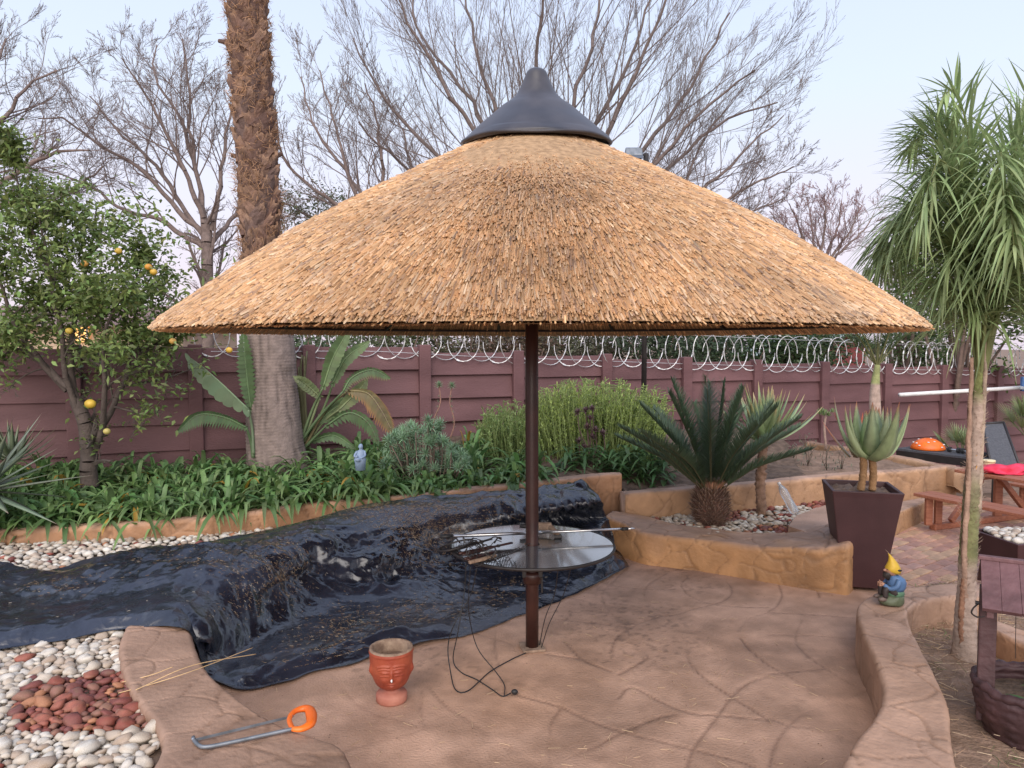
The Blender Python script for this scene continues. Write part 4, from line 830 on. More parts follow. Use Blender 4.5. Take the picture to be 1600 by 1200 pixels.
def aloe(parent, c, n, ln, wd, rs, base=(.22, .33, .17), tip=(.55, .20, .10), inner=.25, droop=(-.35, .1), el=(-.1, 1.4), tipf=.8, prof='aloe', rad=.05, thick=.28, curl=(0, 0)):
    P0, Dv, L_, W_ = [], [], [], []
    for k in range(n):
        f = k / n; a = k * 2.39996 + rs.uniform(-.2, .2); e = el[0] + (el[1] - el[0]) * f + rs.uniform(-.08, .08)
        d = np.array([math.cos(a) * math.cos(e), math.sin(a) * math.cos(e), math.sin(e)]); P0.append(np.array(c) + np.array([math.cos(a), math.sin(a), 0]) * rad * (1 - f) + [0, 0, .10 * f * ln]); Dv.append(d); L_.append(ln * rs.uniform(.8, 1.1) * (1 - .15 * f)); W_.append(wd * rs.uniform(.85, 1.1))
    dr = np.linspace(droop[0], droop[1], n)
    V, Fq, li, tt = leaves(P0, Dv, L_, W_, droop=dr, nseg=8, prof=prof, thick=thick, fold=0, curl=np.linspace(curl[0], curl[1], n))
    return V, Fq, tints(li, tt, base, .16, tip, tipf, .06, rs)
def leaf_parts(parent, V, Fq, T, nper, name='leaf', mat=None):
    n = len(V) // nper; fp = len(Fq) // n
    for k in range(n): mesh(name, V[k * nper:(k + 1) * nper], Fq[k * fp:(k + 1) * fp] - k * nper, mat or m_waxy, parent, tint=T[k * nper:(k + 1) * nper], smooth=True)
for cpx, n_, l_ in ((1362, 21, .42), (1336, 6, .40)):
    c = D(cpx, 716, 6.0 if cpx > 1350 else 6.15)
    if cpx < 1350: V, Fq, T = aloe(al, c, n_, l_, .075, rs, (.26, .20, .11), (.55, .12, .05), el=(.7, 1.4), droop=(-.2, 0), tipf=.3)
    else: V, Fq, T = aloe(al, c, n_, l_, .172, rs, (.30, .38, .20), (.45, .14, .08), el=(.25, 1.45), droop=(0, 0), tipf=.86, thick=.4, curl=(.95, .06))
    leaf_parts(al, V, Fq, T, 36)
sp2 = planter(4.08, 5.90, .04, .42, .50, .32, math.radians(8), 'low_planter', 'low dark brown pot full of pale stones at the right edge')
pts = scatter(np.array([(3.88, 5.71), (4.29, 5.72), (4.28, 6.10), (3.88, 6.09)]), .022, .042, 400, 0, rs)
sto = Soup()
for q, (x, y, r) in enumerate(pts):
    V, Fs = blob((x, y, .455 + rs.rand() * .02), (r * 1.1, r, r * .7), 2, .25, 1.4, q); o = mesh('stone', V, Fs, m_peb, sp2, tint=np.array(WHITE[q % 6]), smooth=True)
# ------------------------------------------------------------------ vegetation builders
def grow(rs, limbs, kids=(8, 6, 5, 3), spread=(.35, .6), shrink=.5, trop=.10, gnarl=.16, rmin=.004, nstep=(9, 6, 3, 2, 2), start=.2, rk=.38):
    """limbs: list of (points, r0). returns lists of (P0,P1,r0,r1,level) and twig tips"""
    A, B, RA, RB, LV, tips = [], [], [], [], [], []
    def emit(P, r, lv):
        for i in range(len(P) - 1): A.append(P[i]); B.append(P[i + 1]); RA.append(r[i]); RB.append(r[i + 1]); LV.append(lv)
    def child(P, r, lv):
        if lv >= len(kids): tips.append(P[-1]); tips.append((P[-1] + P[-2]) / 2); return
        Ltot = np.linalg.norm(np.diff(P, axis=0), axis=1).sum(); n = kids[lv]
        for k in range(n):
            f = start + (1 - start) * (k + rs.rand()) / n; q = min(int(f * (len(P) - 1)), len(P) - 2); u = f * (len(P) - 1) - q
            p = P[q] * (1 - u) + P[q + 1] * u; rr = (r[q] * (1 - u) + r[q + 1] * u); d = nrm(P[q + 1] - P[q])
            e = rs.randn(3); e = nrm(e - d * e.dot(d)); a = rs.uniform(*spread) * (1.15 if k < n - 1 else .4)
            d = nrm(d * math.cos(a) + e * math.sin(a)); l = Ltot * shrink * rs.uniform(.65, 1.15) * (1.15 - .55 * f)
            m = nstep[min(lv + 1, len(nstep) - 1)]; Q = [p]; w = rs.randn(3) * gnarl
            for s_ in range(m):
                w = w * .6 + rs.randn(3) * gnarl; d = nrm(d + w * .8 + np.array([0, 0, trop])); Q.append(Q[-1] + d * l / m)
            Q = np.array(Q); r0 = max(rr * rk * rs.uniform(.75, 1.2), rmin); rq = np.linspace(r0, max(r0 * .4, rmin * .8), m + 1); emit(Q, rq, lv + 1); child(Q, rq, lv + 1)
    for P, r0 in limbs:
        P = np.asarray(P); n = nstep[0] * 2; Q = resample(P, n); Q[1:-1] += rs.randn(n - 2, 3) * .005 * np.linalg.norm(P[-1] - P[0]) ; r = np.linspace(r0, r0 * .22, n) if np.ndim(r0) == 0 else np.interp(np.linspace(0, 1, n), np.linspace(0, 1, len(r0)), r0)
        emit(Q, np.maximum(r, rmin), 0); child(Q, np.maximum(r, rmin), 0)
    return np.array(A), np.array(B), np.array(RA), np.array(RB), np.array(LV), np.array(tips)
def bare_tree(name, label, base, limbs, seed, tc=(.20, .15, .135), wc=(.165, .13, .12), group='bare trees behind the garden wall', **k):
    rs = np.random.RandomState(seed); t = thing(name, label, 'tree', base, group); A, B, ra, rb, lv, tips = grow(rs, limbs, **k)
    big = lv <= 0; s = Soup(); V, Fq = segs(A[big], B[big], ra[big], rb[big], 8); s.add(V, Fq, tc); s.build('trunk', m_bark, t, smooth=True)
    m2 = lv == 1; s = Soup(); V, Fq = segs(A[m2], B[m2], ra[m2], rb[m2], 5); s.add(V, Fq, np.array(tc) * .9); m3 = lv >= 2; V, Fq = segs(A[m3], B[m3], ra[m3] * 1.08, rb[m3] * 1.08, 3, True); s.add(V, Fq, wc)
    tag(s.build('crown', m_twig, t), kind='stuff'); return t
def leafy(rs, tips, n, ln, wd, spreadr, base, var=.35, prof='lance', up=.3, droop=.3, nseg=2, tip=None, fold=.25):
    ix = rs.randint(len(tips), size=n); P = tips[ix] + rs.randn(n, 3) * spreadr; d = rs.randn(n, 3); d[:, 2] = d[:, 2] * .7 + up
    V, Fq, li, tt = leaves(P, d, ln * rs.uniform(.7, 1.25, n), wd * rs.uniform(.75, 1.2, n), droop=droop, nseg=nseg, prof=prof, roll=rs.uniform(-1.2, 1.2, n), fold=fold)
    return V, Fq, tints(li, tt, base, var, tip, .6, .12, rs)
def blob_tips(rs, c, rad, n, seed=0):
    d = nrm(rs.randn(n * 2, 3)); r = rs.rand(len(d)) ** .45; k = 1 + .55 * vnoise(d * 1.0, 1.9, seed); P = d * (r * k)[:, None]
    keep = vnoise(P, 3.1, seed + 9) > -.25; P = P[keep][:n]; return np.array(c) + P * np.array(rad)

# ------------------------------------------------------------------ bare winter trees behind the wall
def L2(d, *p, dd=None): return [D(x, y, d + (0 if dd is None else dd * i / (len(p) - 1))) for i, (x, y) in enumerate(p)]
o18 = D(850, 600, 17)
lim = [L2(17, (850, 600), (850, 470), (846, 360)),
 L2(17, (846, 420), (800, 330), (745, 215), (690, 120), (630, 20), (600, -60), dd=-1.2), L2(17, (846, 420), (790, 340), (700, 260), (630, 190), (575, 110), (552, 60), dd=.8),
 L2(17, (848, 400), (815, 300), (780, 190), (745, 80), (720, -40), dd=1.5), L2(17, (848, 400), (840, 250), (838, 120), (850, 0), (850, -100), dd=-1.5),
 L2(17, (850, 400), (870, 280), (900, 150), (930, 30), (950, -90), dd=1.2), L2(17, (850, 400), (900, 300), (950, 200), (1000, 100), (1040, 0), (1060, -60), dd=-.8),
 L2(17, (850, 410), (920, 330), (1000, 240), (1060, 160), (1110, 80), (1140, 20), dd=1.0), L2(17, (850, 420), (960, 330), (1030, 250), (1090, 180), (1150, 130), (1180, 110), dd=-1.4),
 L2(17, (850, 430), (940, 350), (1010, 300), (1080, 230), (1150, 180), (1215, 160), dd=.3), L2(17, (846, 430), (760, 340), (680, 300), (610, 240), (560, 190), dd=-1.6),
 L2(17, (848, 410), (790, 280), (740, 160), (660, 60), (640, -30), dd=2.2), L2(17, (850, 410), (900, 250), (970, 120), (1010, 20), (1030, -60), dd=2.0)]
rad_ = [(.30, .28, .26)] + [.078] * 12
bare_tree('bare_tree', 'biggest leafless tree, its fan of branches rising behind the thatched roof', o18, list(zip(lim, rad_)), 3, kids=(14, 9, 7, 2), spread=(.24, .50), shrink=.45, trop=.08, gnarl=.05, rmin=.0024, rk=.34, start=.2, tc=(.15, .115, .105), wc=(.15, .12, .11))
lim = [L2(15, (322, 620), (326, 500), (325, 410), (322, 350)), L2(15, (322, 360), (312, 290), (300, 220), (295, 140), (285, 60), dd=.6), L2(15, (318, 340), (290, 270), (250, 190), (215, 130), (190, 90), dd=-.8),
 L2(15, (322, 380), (285, 320), (235, 250), (180, 200), (140, 150), dd=.7), L2(15, (320, 370), (270, 320), (215, 260), (150, 225), (110, 190), (60, 185), dd=-.4), L2(15, (330, 360), (345, 290), (352, 220), (370, 130), dd=.5),
 L2(15, (322, 390), (260, 350), (200, 330), (140, 290), (60, 260), dd=1.0), L2(15, (318, 350), (306, 270), (285, 190), (240, 120), (245, 70), dd=1.2), L2(15, (330, 380), (370, 330), (400, 260), dd=1.2)]
bare_tree('bare_tree', 'leafless tree with pale forked trunk between the citrus and the palm trunk', D(322, 620, 15), list(zip(lim, [(.13, .12, .11)] + [.055] * 8)), 14, tc=(.18, .135, .12), wc=(.165, .125, .115), kids=(12, 8, 6, 3), spread=(.3, .65), shrink=.46, gnarl=.15, rmin=.0026, trop=.05)
lim = [L2(13, (-150, 560), (-140, 420), (-130, 330)), L2(13, (-130, 340), (-60, 250), (0, 190), (50, 130), (90, 110), dd=.5), L2(13, (-130, 350), (-60, 300), (10, 280), (80, 240), (140, 235), dd=-.5),
 L2(13, (-130, 330), (-60, 180), (-10, 110), (10, 60), dd=1), L2(13, (-130, 360), (-40, 330), (50, 310), (110, 300), (160, 260), dd=1), L2(13, (-130, 340), (-90, 200), (-50, 80), (-30, 20), dd=-.6)]
bare_tree('bare_tree', 'leafless tree reaching in from the left edge of the photo', D(-150, 560, 13), list(zip(lim, [(.2, .18, .16)] + [.070] * 5)), 5, kids=(12, 8, 6, 3), spread=(.3, .6), shrink=.46, gnarl=.14, rmin=.0024)
lim = [L2(19, (600, 600), (598, 480), (596, 400)), L2(19, (596, 410), (560, 300), (520, 240), (490, 190), (470, 120), dd=1), L2(19, (596, 410), (540, 330), (480, 290), (440, 240), (430, 170), dd=-1), L2(19, (596, 410), (540, 260), (520, 180), (500, 110), dd=.5),
 L2(19, (596, 410), (600, 300), (590, 200), (570, 130), dd=-1), L2(19, (596, 420), (520, 360), (470, 330), (430, 310), dd=1), L2(19, (596, 420), (640, 330), (640, 250), (620, 180), dd=1)]
bare_tree('bare_tree', 'leafless tree just right of the palm trunk, low behind the roof slope', D(600, 600, 19), list(zip(lim, [(.2, .18, .16)] + [.07] * 6)), 9, kids=(12, 8, 6, 3), spread=(.3, .6), shrink=.42, gnarl=.13, rmin=.0034)
lim = [L2(18, (1080, 600), (1078, 450), (1076, 400)), L2(18, (1076, 400), (1090, 310), (1130, 270), (1180, 220), (1225, 180), dd=.5), L2(18, (1076, 400), (1120, 330), (1170, 290), (1220, 270), (1240, 260), dd=-.8), L2(18, (1076, 400), (1060, 330), (1080, 260), (1110, 200), dd=.8),
 L2(18, (1076, 410), (1130, 360), (1180, 330), (1225, 310), dd=.6)]
bare_tree('bare_tree', 'small leafless tree leaning right beyond the right roof slope', D(1080, 600, 18), list(zip(lim, [(.16, .14, .12)] + [.06] * 4)), 21, kids=(12, 8, 6, 3), spread=(.3, .6), shrink=.46, gnarl=.12, rmin=.0032)
lim = [L2(22, (1285, 600), (1282, 480), (1280, 430))] + [L2(22, (1280, 440), (1280 + 25 * a, 400), (1280 + 60 * a + 3, 345 + 14 * abs(a)), (1280 + 78 * a, 300 + 30 * abs(a)), dd=b) for a, b in ((-1, .5), (-.6, -1), (-.25, 1), (.1, -.6), (.45, .8), (.8, -.4), (1.1, .5))]
bare_tree('bare_tree', 'small rounded leafless tree standing alone at the right above the roof edge', D(1285, 600, 22), list(zip(lim, [(.16, .14, .12)] + [.055] * 7)), 31, wc=(.24, .15, .15), kids=(10, 7, 6, 3), spread=(.3, .7), shrink=.45, gnarl=.16, rmin=.0038)

# ------------------------------------------------------------------ trees and bushes with leaves behind the wall
def bush(name, label, cat, c, rad, n, ln, base, seed, trunk=True, group='green bushes behind the wall', z0=.2, **kk):
    kk['fold'] = 0; kk['droop'] = .25
    rs = np.random.RandomState(seed); t = thing(name, label, cat, (c[0], c[1], z0), group); tips = blob_tips(rs, c, rad, 700, seed)
    V, Fq, T = leafy(rs, tips, n, ln, ln * .5, ln * .8, base, **kk); mesh('crown', V, Fq, m_leaf, t, tint=T)
    s = Soup()
    for q in range(9):
        e = tips[rs.randint(len(tips))]; b0 = np.array([c[0] + rs.randn() * .1, c[1], z0]); s.add(*tube(resample([b0, (b0 + e) / 2 + rs.randn(3) * .1, e], 8), np.linspace(.05, .012, 8), 6), (.16, .11, .09))
    s.build('trunk', m_bark, t, smooth=True); return t
hb = [(470, 560, 14, 1.0, (.09, .13, .06)), (600, 548, 15, 1.3, (.12, .14, .07)), (720, 545, 15, 1.2, (.13, .13, .075)), (800, 548, 14, 1.0, (.15, .11, .075)), (880, 545, 16, 1.3, (.12, .13, .07)), (965, 548, 15, 1.2, (.10, .10, .06)), (1060, 545, 14, 1.1, (.07, .10, .055)), (1130, 545, 15, 1.2, (.06, .10, .045)), (1205, 548, 15, 1.2, (.075, .12, .055)), (1268, 556, 15, .9, (.09, .13, .06)), (1440, 548, 16, .9, (.09, .14, .05))]
lab_ = ['green bush beyond the wall between palm trunk and strelitzia leaves', 'olive bush beyond the wall left of the first razor wire scallops', 'dull olive bush beyond the second wall post right of the palm', 'brownish bush beyond the wall just left of the umbrella pole', 'olive bush beyond the wall just right of the umbrella pole', 'dark bush beyond the wall left of the floodlight post', 'dark green bush beyond the wall right of the floodlight post', 'darkest green bush beyond the wall behind the cycad tips', 'green bush beyond the wall left of the sheet roofed shed', 'low bush in front of the green sheet roof', 'bush behind the wall right of the small palm']
for k, (px, py, d, r, c) in enumerate(hb):
    bush('bush', lab_[k], 'bush', D(px, py - 4, d), (r * 1.15, .6, .62), 3800, .085, c, 40 + k, z0=.1)
bush('evergreen_tree', 'bright green evergreen tree behind the drooping palm fronds at right', 'tree', D(1500, 430, 13), (1.35, .9, 1.35), 7000, .10, (.13, .20, .06), 71, z0=.2, group=None)
bush('evergreen_tree', 'grey pink thin crowned tree peeping left of the palm fronds', 'tree', D(1408, 420, 16), (.55, .5, .75), 2500, .06, (.17, .14, .11), 72, z0=.2, group=None)
bush('evergreen_tree', 'dull green evergreen low behind the leafless trees right of the palm trunk', 'tree', D(500, 345, 20), (1.6, .9, .9), 4200, .09, (.15, .17, .09), 73, z0=.2, group=None)
bush('evergreen_tree', 'tall dark green tree at the right edge behind the palm', 'tree', D(1640, 420, 12), (.9, .8, 1.3), 5000, .10, (.10, .16, .055), 74, z0=.2, group=None)

# ------------------------------------------------------------------ tall fan palm trunk
dP = 8.25; pts = [(438, 752, .40), (436, 735, .36), (431, 700, .315), (427, 650, .295), (424, 600, .278), (421, 525, .255), (415, 450, .205), (409, 380, .175), (401, 250, .17), (392, 120, .165), (385, 0, .16), (378, -120, .16), (370, -260, .15)]
P = np.array([D(a, b, dP) for a, b, r in pts]); rr0 = np.array([r for a, b, r in pts]); P = np.vstack([P[0] - [0, 0, .3], P]); rr0 = np.r_[.44, rr0]
Q = resample(np.c_[P, rr0], 420); V, Fs = tube(Q[:, :3], Q[:, 3], 72); pal = thing('fan_palm', 'tall palm trunk, smooth grey at the foot and shaggy brown above', 'palm tree', (Q[20, 0], dP, .5))
zc = V[:, 2]; th_ = np.arctan2(V[:, 1] - dP, V[:, 0] - np.interp(zc, Q[:, 2], Q[:, 0])); ring = np.sin(zc * 2 * math.pi / .034 + 1.5 * vnoise(V, 3, 3)); crk = ridged(np.c_[np.cos(th_) * 6, np.sin(th_) * 6, zc * 1.3], 1.6, 6) ** 6 if False else (1 - np.abs(vnoise(np.c_[np.cos(th_) * 6, np.sin(th_) * 6, zc * 1.3], 1.6, 6))) ** 8
cen = np.c_[np.interp(zc, Q[:, 2], Q[:, 0]), np.full(len(V), dP), zc]; out_ = nrm(V - cen); V = V + out_ * (.0045 * ring - .010 * crk + .012 * fbm(V, 4, 8, 3))[:, None]
T = np.array((.225, .175, .155)) * (1 + .12 * ring + .22 * fbm(V, 6, 2, 4) - .45 * crk)[:, None]
upm = np.clip((zc - 2.4) / .3, 0, 1)[:, None]; T = T * (1 - upm) + np.array((.10, .055, .04)) * upm
mesh('trunk', V, Fs, m_bark, pal, tint=np.clip(T, .02, 1), smooth=True)
rs = np.random.RandomState(2); src = []
for k in range(4):
    bw = .105 + .012 * k; rows = 7; cols = 7; VV = []
    for a in np.linspace(0, 1, rows):
        w = bw * (1.05 - .62 * a ** 1.2)
        for b in np.linspace(-1, 1, cols): VV.append((b * w * .85, -.045 - .055 * a + .035 * b * b * (1 - .3 * a) + .004 * rs.randn(), (a - .5) * .24 + .01 * abs(b) + (.018 * rs.randn() if a == 1 else 0)))
    n1 = len(VV); VV += [(x, y + .030, z) for x, y, z in VV]; i = np.arange(rows - 1)[:, None] * cols; j = np.arange(cols - 1)[None]; f1 = np.stack([i + j, i + j + 1, i + cols + j + 1, i + cols + j], -1).reshape(-1, 4)
    bd = [q for q in range(cols)] + [cols * q + cols - 1 for q in range(1, rows)] + [cols * (rows - 1) + q for q in range(cols - 2, -1, -1)] + [cols * q for q in range(rows - 2, 0, -1)]
    f2 = [[bd[q], bd[(q + 1) % len(bd)], bd[(q + 1) % len(bd)] + n1, bd[q] + n1] for q in range(len(bd))]
    VV = np.array(VV); T = np.array([(.15, .085, .062), (.12, .075, .062), (.20, .12, .085), (.11, .062, .048)][k]) * (1 + .25 * fbm(VV, 40, k, 3))[:, None]; rim_ = np.clip((VV[:, 2] - .07) / .05, 0, 1)[:, None]; T = T * (1 - rim_ * .6) + np.array((.34, .21, .13)) * rim_ * .6
    o = mesh('leaf_base', VV, [np.vstack([f1, f1[:, ::-1] + n1]), np.array(f2)], m_bark, tint=T); src.append(o.data); bpy.data.objects.remove(o)
zs = Q[Q[:, 2] > 2.35]; k = 0; z = 2.35
while z < zs[-1, 2] - .1 and k < 296:
    a = k * 2.39996 ; cx = np.interp(z, zs[:, 2], zs[:, 0]); r = np.interp(z, zs[:, 2], zs[:, 3])
    o = bpy.data.objects.new('leaf_base', src[k % 4]); COL.objects.link(o); o.parent = pal; p = np.array([cx + math.cos(a) * (r - .035), dP + math.sin(a) * (r - .035), z]) - gloc(pal)
    o.location = tuple(p); o.rotation_euler = (rs.uniform(-.12, .10), rs.choice([-1, 1]) * rs.uniform(.15, .55), a + math.pi / 2); s_ = rs.uniform(.85, 1.15); o.scale = (s_, s_, s_ * 1.05); z += .0175 ; k += 1
N = 7000; a = rs.rand(N) * 6.283; z = 2.3 + rs.rand(N) ** .9 * 4.6; cx = np.interp(z, zs[:, 2], zs[:, 0]); r = np.interp(z, zs[:, 2], zs[:, 3]) + .045 + .03 * rs.rand(N); ptsb = np.c_[cx + np.cos(a) * r, dP + np.sin(a) * r, z]
keep = vnoise(ptsb, 5, 4) > -.05; ptsb = ptsb[keep]; a = a[keep]; n_ = len(ptsb); d = np.c_[-np.sin(a) * rs.randn(n_) + np.cos(a) * .4, np.cos(a) * rs.randn(n_) + np.sin(a) * .4, rs.randn(n_) * .8]; d = nrm(d)
V, Fq = segs(ptsb, ptsb + d * rs.uniform(.03, .12, n_)[:, None], np.full(n_, .003), np.full(n_, .0012), 3); tag(Soup().add(V, Fq, np.repeat(np.array([(.34, .19, .10)]) * rs.uniform(.4, 1.4, (n_, 1)), 6, 0)).build('fibre', m_straw, pal), kind='stuff')
for px, py in ((342, 64), (362, 243), (372, 305), (441, 240)):
    A = D(px + (34 if px < 400 else -20), py + 14, dP - .05); B = D(px, py, dP); V, Fs = tube(resample([A, (A + B) / 2 + [0, 0, .02], B], 8), np.linspace(.045, .022, 8), 7); mesh('stub', V, Fs, m_bark, pal, tint=np.array((.11, .065, .05)))

# ------------------------------------------------------------------ citrus tree
rs = np.random.RandomState(6); ct = thing('citrus_tree', 'bushy citrus tree with dark twisted stems and a few ripe yellow fruits', 'fruit tree', D(135, 730, 7.3))
dc = 7.3
lim = [L2(dc, (140, 760), (138, 700), (132, 660), (118, 625)), L2(dc, (132, 680), (105, 600), (95, 520), (80, 430), (60, 330), dd=-.3), L2(dc, (140, 690), (175, 640), (200, 580), (208, 500), (215, 420), dd=.25), L2(dc, (125, 640), (110, 560), (120, 480), (140, 400), (150, 330), dd=.4), L2(dc, (105, 610), (60, 560), (20, 500), (0, 440), (-30, 380), dd=-.2),
 L2(dc + .11, (199, 583), (235, 545), (270, 520), (300, 500), dd=.3), L2(dc - .06, (107, 605), (40, 550), (-10, 540), (-50, 520), dd=.3), L2(dc, (150, 700), (165, 620), (160, 540), (185, 460), dd=-.4), L2(dc - .22, (82, 432), (50, 360), (30, 290), (15, 230), dd=.2), L2(dc + .06, (178, 636), (215, 645), (245, 655), dd=-.3)]
A, B, ra, rb, lv, tips = grow(rs, list(zip(lim, [(.085, .075, .06)] + [.034] * 7 + [.02, .012])), kids=(8, 6, 4), spread=(.4, .9), shrink=.42, gnarl=.2, rmin=.0022, trop=.02, nstep=(6, 5, 3, 3))
s = Soup(); V, Fq = segs(A[lv == 0], B[lv == 0], ra[lv == 0], rb[lv == 0], 8); s.add(V, Fq, (.085, .065, .055)); s.build('trunk', m_bark, ct, smooth=True)
s = Soup(); V, Fq = segs(A[lv > 0], B[lv > 0], ra[lv > 0], rb[lv > 0], 4); s.add(V, Fq, (.075, .060, .050)); tag(s.build('branches', m_twig, ct), kind='stuff')
tz_ = (tips[:, 2] - .8); keep = (rs.rand(len(tips)) < np.clip((tips[:, 2] - 1.45) / .75, .07, 1)); tl_ = tips[keep]
extra = np.vstack([D(px, py, dc) + rs.randn(n, 3) * [sx, .35, sz] for px, py, sx, sz, n in ((60, 400, .38, .24, 150), (150, 380, .42, .26, 200), (200, 430, .30, .24, 130), (100, 470, .35, .16, 120), (30, 340, .25, .18, 60), (120, 320, .30, .10, 60), (200, 350, .22, .12, 50), (250, 600, .10, .05, 14), (12, 215, .12, .13, 20), (30, 260, .1, .1, 20), (300, 520, .12, .07, 14), (240, 470, .16, .12, 40), (70, 530, .45, .12, 90), (200, 530, .3, .10, 50), (40, 480, .35, .2, 90), (230, 430, .2, .2, 60))])
tl_ = np.vstack([tl_, extra]); tl_ = tl_[(tl_[:, 2] < D(0, 300, dc)[2] + .12 * rs.randn(len(tl_))) | (tl_[:, 0] < D(50, 300, dc)[0])]; V, Fq, T = leafy(rs, tl_, 18000, .064, .033, .050, (.175, .235, .075), var=.45, up=.25); tag(mesh('crown', V, Fq, m_leaf, ct, tint=T), kind='stuff')
for px, py, c_ in ((141, 631, (.75, .50, .06)), (108, 517, (.70, .50, .08)), (232, 417, (.78, .36, .05)), (240, 425, (.75, .46, .06)), (132, 412, (.7, .36, .08)), (358, 547, (.8, .5, .07)), (167, 674, (.6, .5, .15)), (185, 392, (.75, .5, .08)), (270, 533, (.6, .35, .08))):
    r_ = .045 if px == 141 else .030; V, Fs = blob(D(px, py, dc - (.35 if px < 300 else -.1)), (r_ * 1.15, r_, r_), 2, .05); mesh('fruit', V, Fs, m_tint, ct, tint=np.array(c_) * .72, smooth=True)
tw = Soup(); tw.add(*tube(resample([D(240, 540, dc), D(300, 545, dc), D(358, 538, dc + .1), D(358, 545, dc + .1)], 12), .004, 5), (.09, .08, .05)); tw.build('fruiting_twig', m_twig, ct)

# ------------------------------------------------------------------ strap leaf bed
rs = np.random.RandomState(12); P0, Dv, L_, W_, dr = [], [], [], [], []; cl = []
for k in range(6000):
    px = rs.uniform(-120, 845); x = None; q = W(px, rs.uniform(700, 826), .5); x, y = q[0], q[1]; yo = y - cw_y(x)
    if yo < .12 or yo > 1.45 or (px > 745 and yo > .7) or (600 < px < 725 and yo > .42): continue
    if math.hypot(x - Q[20, 0], (y - dP)) < .45: continue
    if cl and min((x - a) ** 2 + (y - b) ** 2 for a, b, _ in cl) < (.17 if yo > .3 else .13) ** 2: continue
    cl.append((x, y, yo))
for x, y, yo in cl:
    n = rs.randint(17, 26); zb = float(bedz(np.array([x]), np.array([y]))[0]); sz = rs.uniform(.8, 1.15) * (.82 if yo < .25 else 1) * (.62 if x > -1.2 and yo < .5 else 1)
    for k in range(n):
        a = rs.rand() * 6.283; e = rs.uniform(.65, 1.5); P0.append((x + .03 * rs.randn(), y + .03 * rs.randn(), zb)); Dv.append((math.cos(a) * math.cos(e), math.sin(a) * math.cos(e), math.sin(e))); L_.append(sz * rs.uniform(.55, .90)); W_.append(rs.uniform(.036, .058)); dr.append(rs.uniform(.55, 1.0))
V, Fq, li, tt = leaves(P0, Dv, L_, W_, droop=dr, nseg=6, prof='strap', fold=.35, roll=rs.uniform(-.3, .3, len(P0)))
T = tints(li, tt, (.145, .25, .09), .42, (.26, .34, .14), .8, .12, rs); yl = (rs.rand(li.max() + 1) < .02)[li][:, None]; T = np.where(yl, np.array((.42, .26, .05)), T)
tag(mesh('strap_leaf_plants', V, Fq, m_leaf, tint=T, smooth=True), 'dense dark green strap leaved plants filling the long bed', 'ground cover', kind='stuff')

# ------------------------------------------------------------------ strelitzia beside the palm
rs = np.random.RandomState(16); stz = thing('bird_of_paradise', 'bird of paradise plant with torn paddle leaves right of the palm trunk', 'plant', D(455, 700, 8.45))
def paddle(parent, path, wid, n, base, d0, d1, pet=None, tip=None, droop=.3, gap=.10, side=0, name='leaf'):
    wid = wid * .78; base = np.array(base) * 1.15; gap = gap + .05
    Pm = resample([D(x, y, d0 + (d1 - d0) * i / (len(path) - 1)) for i, (x, y) in enumerate(path)], n + 1); T_ = nrm(np.gradient(Pm, axis=0)); s = Soup()
    if pet: s.add(*tube(resample([D(x, y, d0 + .05) for x, y in pet] + [Pm[0]], 16), np.linspace(.020, .012, 16), 6), np.array(base) * 1.1 + .02)
    s.add(*tube(Pm, np.linspace(.012, .004, len(Pm)), 5), np.array(base) * 1.5 + .03)
    view = nrm(Pm - EYE); Sd = nrm(np.cross(T_, view)); u = np.linspace(0, 1, n + 1); w = wid * np.sin(math.pi * np.clip(u * .92 + .05, 0, 1)) ** .6; step = np.linalg.norm(Pm[-1] - Pm[0]) / n
    for sg in (-1, 1):
        if side and sg != side: continue
        dv = nrm(Sd * sg + T_ * .45 + view * rs.uniform(-.5, .1)); V, Fq, li, tt = leaves(Pm, dv, w * rs.uniform(.9, 1.05, n + 1), step * (2.0 - gap * 4), droop=droop, nseg=5, prof='oval' if gap < .12 else 'lance', roll=0, up=-view)
        s.add(V, Fq, tints(li, tt, base, .14, tip, .55, .05, rs))
    return s.build(name, m_leaf, parent, smooth=False)
G1_, G2_, G3_ = (.13, .19, .085), (.085, .14, .060), (.20, .24, .12)
for path, wid, n, base, pet, tip, dp, gp, sd in [
    ([(505, 605), (520, 560), (545, 515)], .13, 16, G1_, [(470, 690), (488, 640)], None, .1, .02, 0),
    ([(536, 612), (550, 590), (580, 578), (608, 590)], .11, 22, G2_, [(470, 690), (500, 650)], (.20, .15, .06), .5, .16, 0), ([(545, 610), (575, 615), (595, 640), (612, 672)], .16, 20, (.16, .13, .06), [(475, 700), (510, 640)], (.42, .20, .07), .7, .2, 0),
    ([(530, 640), (560, 610), (572, 595)], .12, 12, G3_, [(475, 700), (505, 660)], None, .2, .02, 0), ([(495, 660), (520, 640), (548, 622)], .13, 14, G1_, [(468, 700), (480, 680)], None, .2, .02, 0),
    ([(510, 665), (545, 645), (575, 660), (590, 690)], .12, 16, G2_, [(470, 705), (490, 685)], None, .5, .14, 0),
    ([(500, 620), (478, 600), (462, 590)], .10, 10, G3_, [(475, 690)], None, .1, .02, 0), ([(485, 690), (520, 680), (555, 700)], .09, 12, G2_, [(470, 710)], None, .4, .1, 0), ([(520, 600), (540, 560), (575, 535)], .11, 14, G1_, [(475, 700), (505, 640)], None, .2, .05, 0)]:
    paddle(stz, path, wid, n, base, 8.35 + rs.uniform(-.15, .25), 8.3 + rs.uniform(-.3, .2), pet, tip, dp, gp, sd)
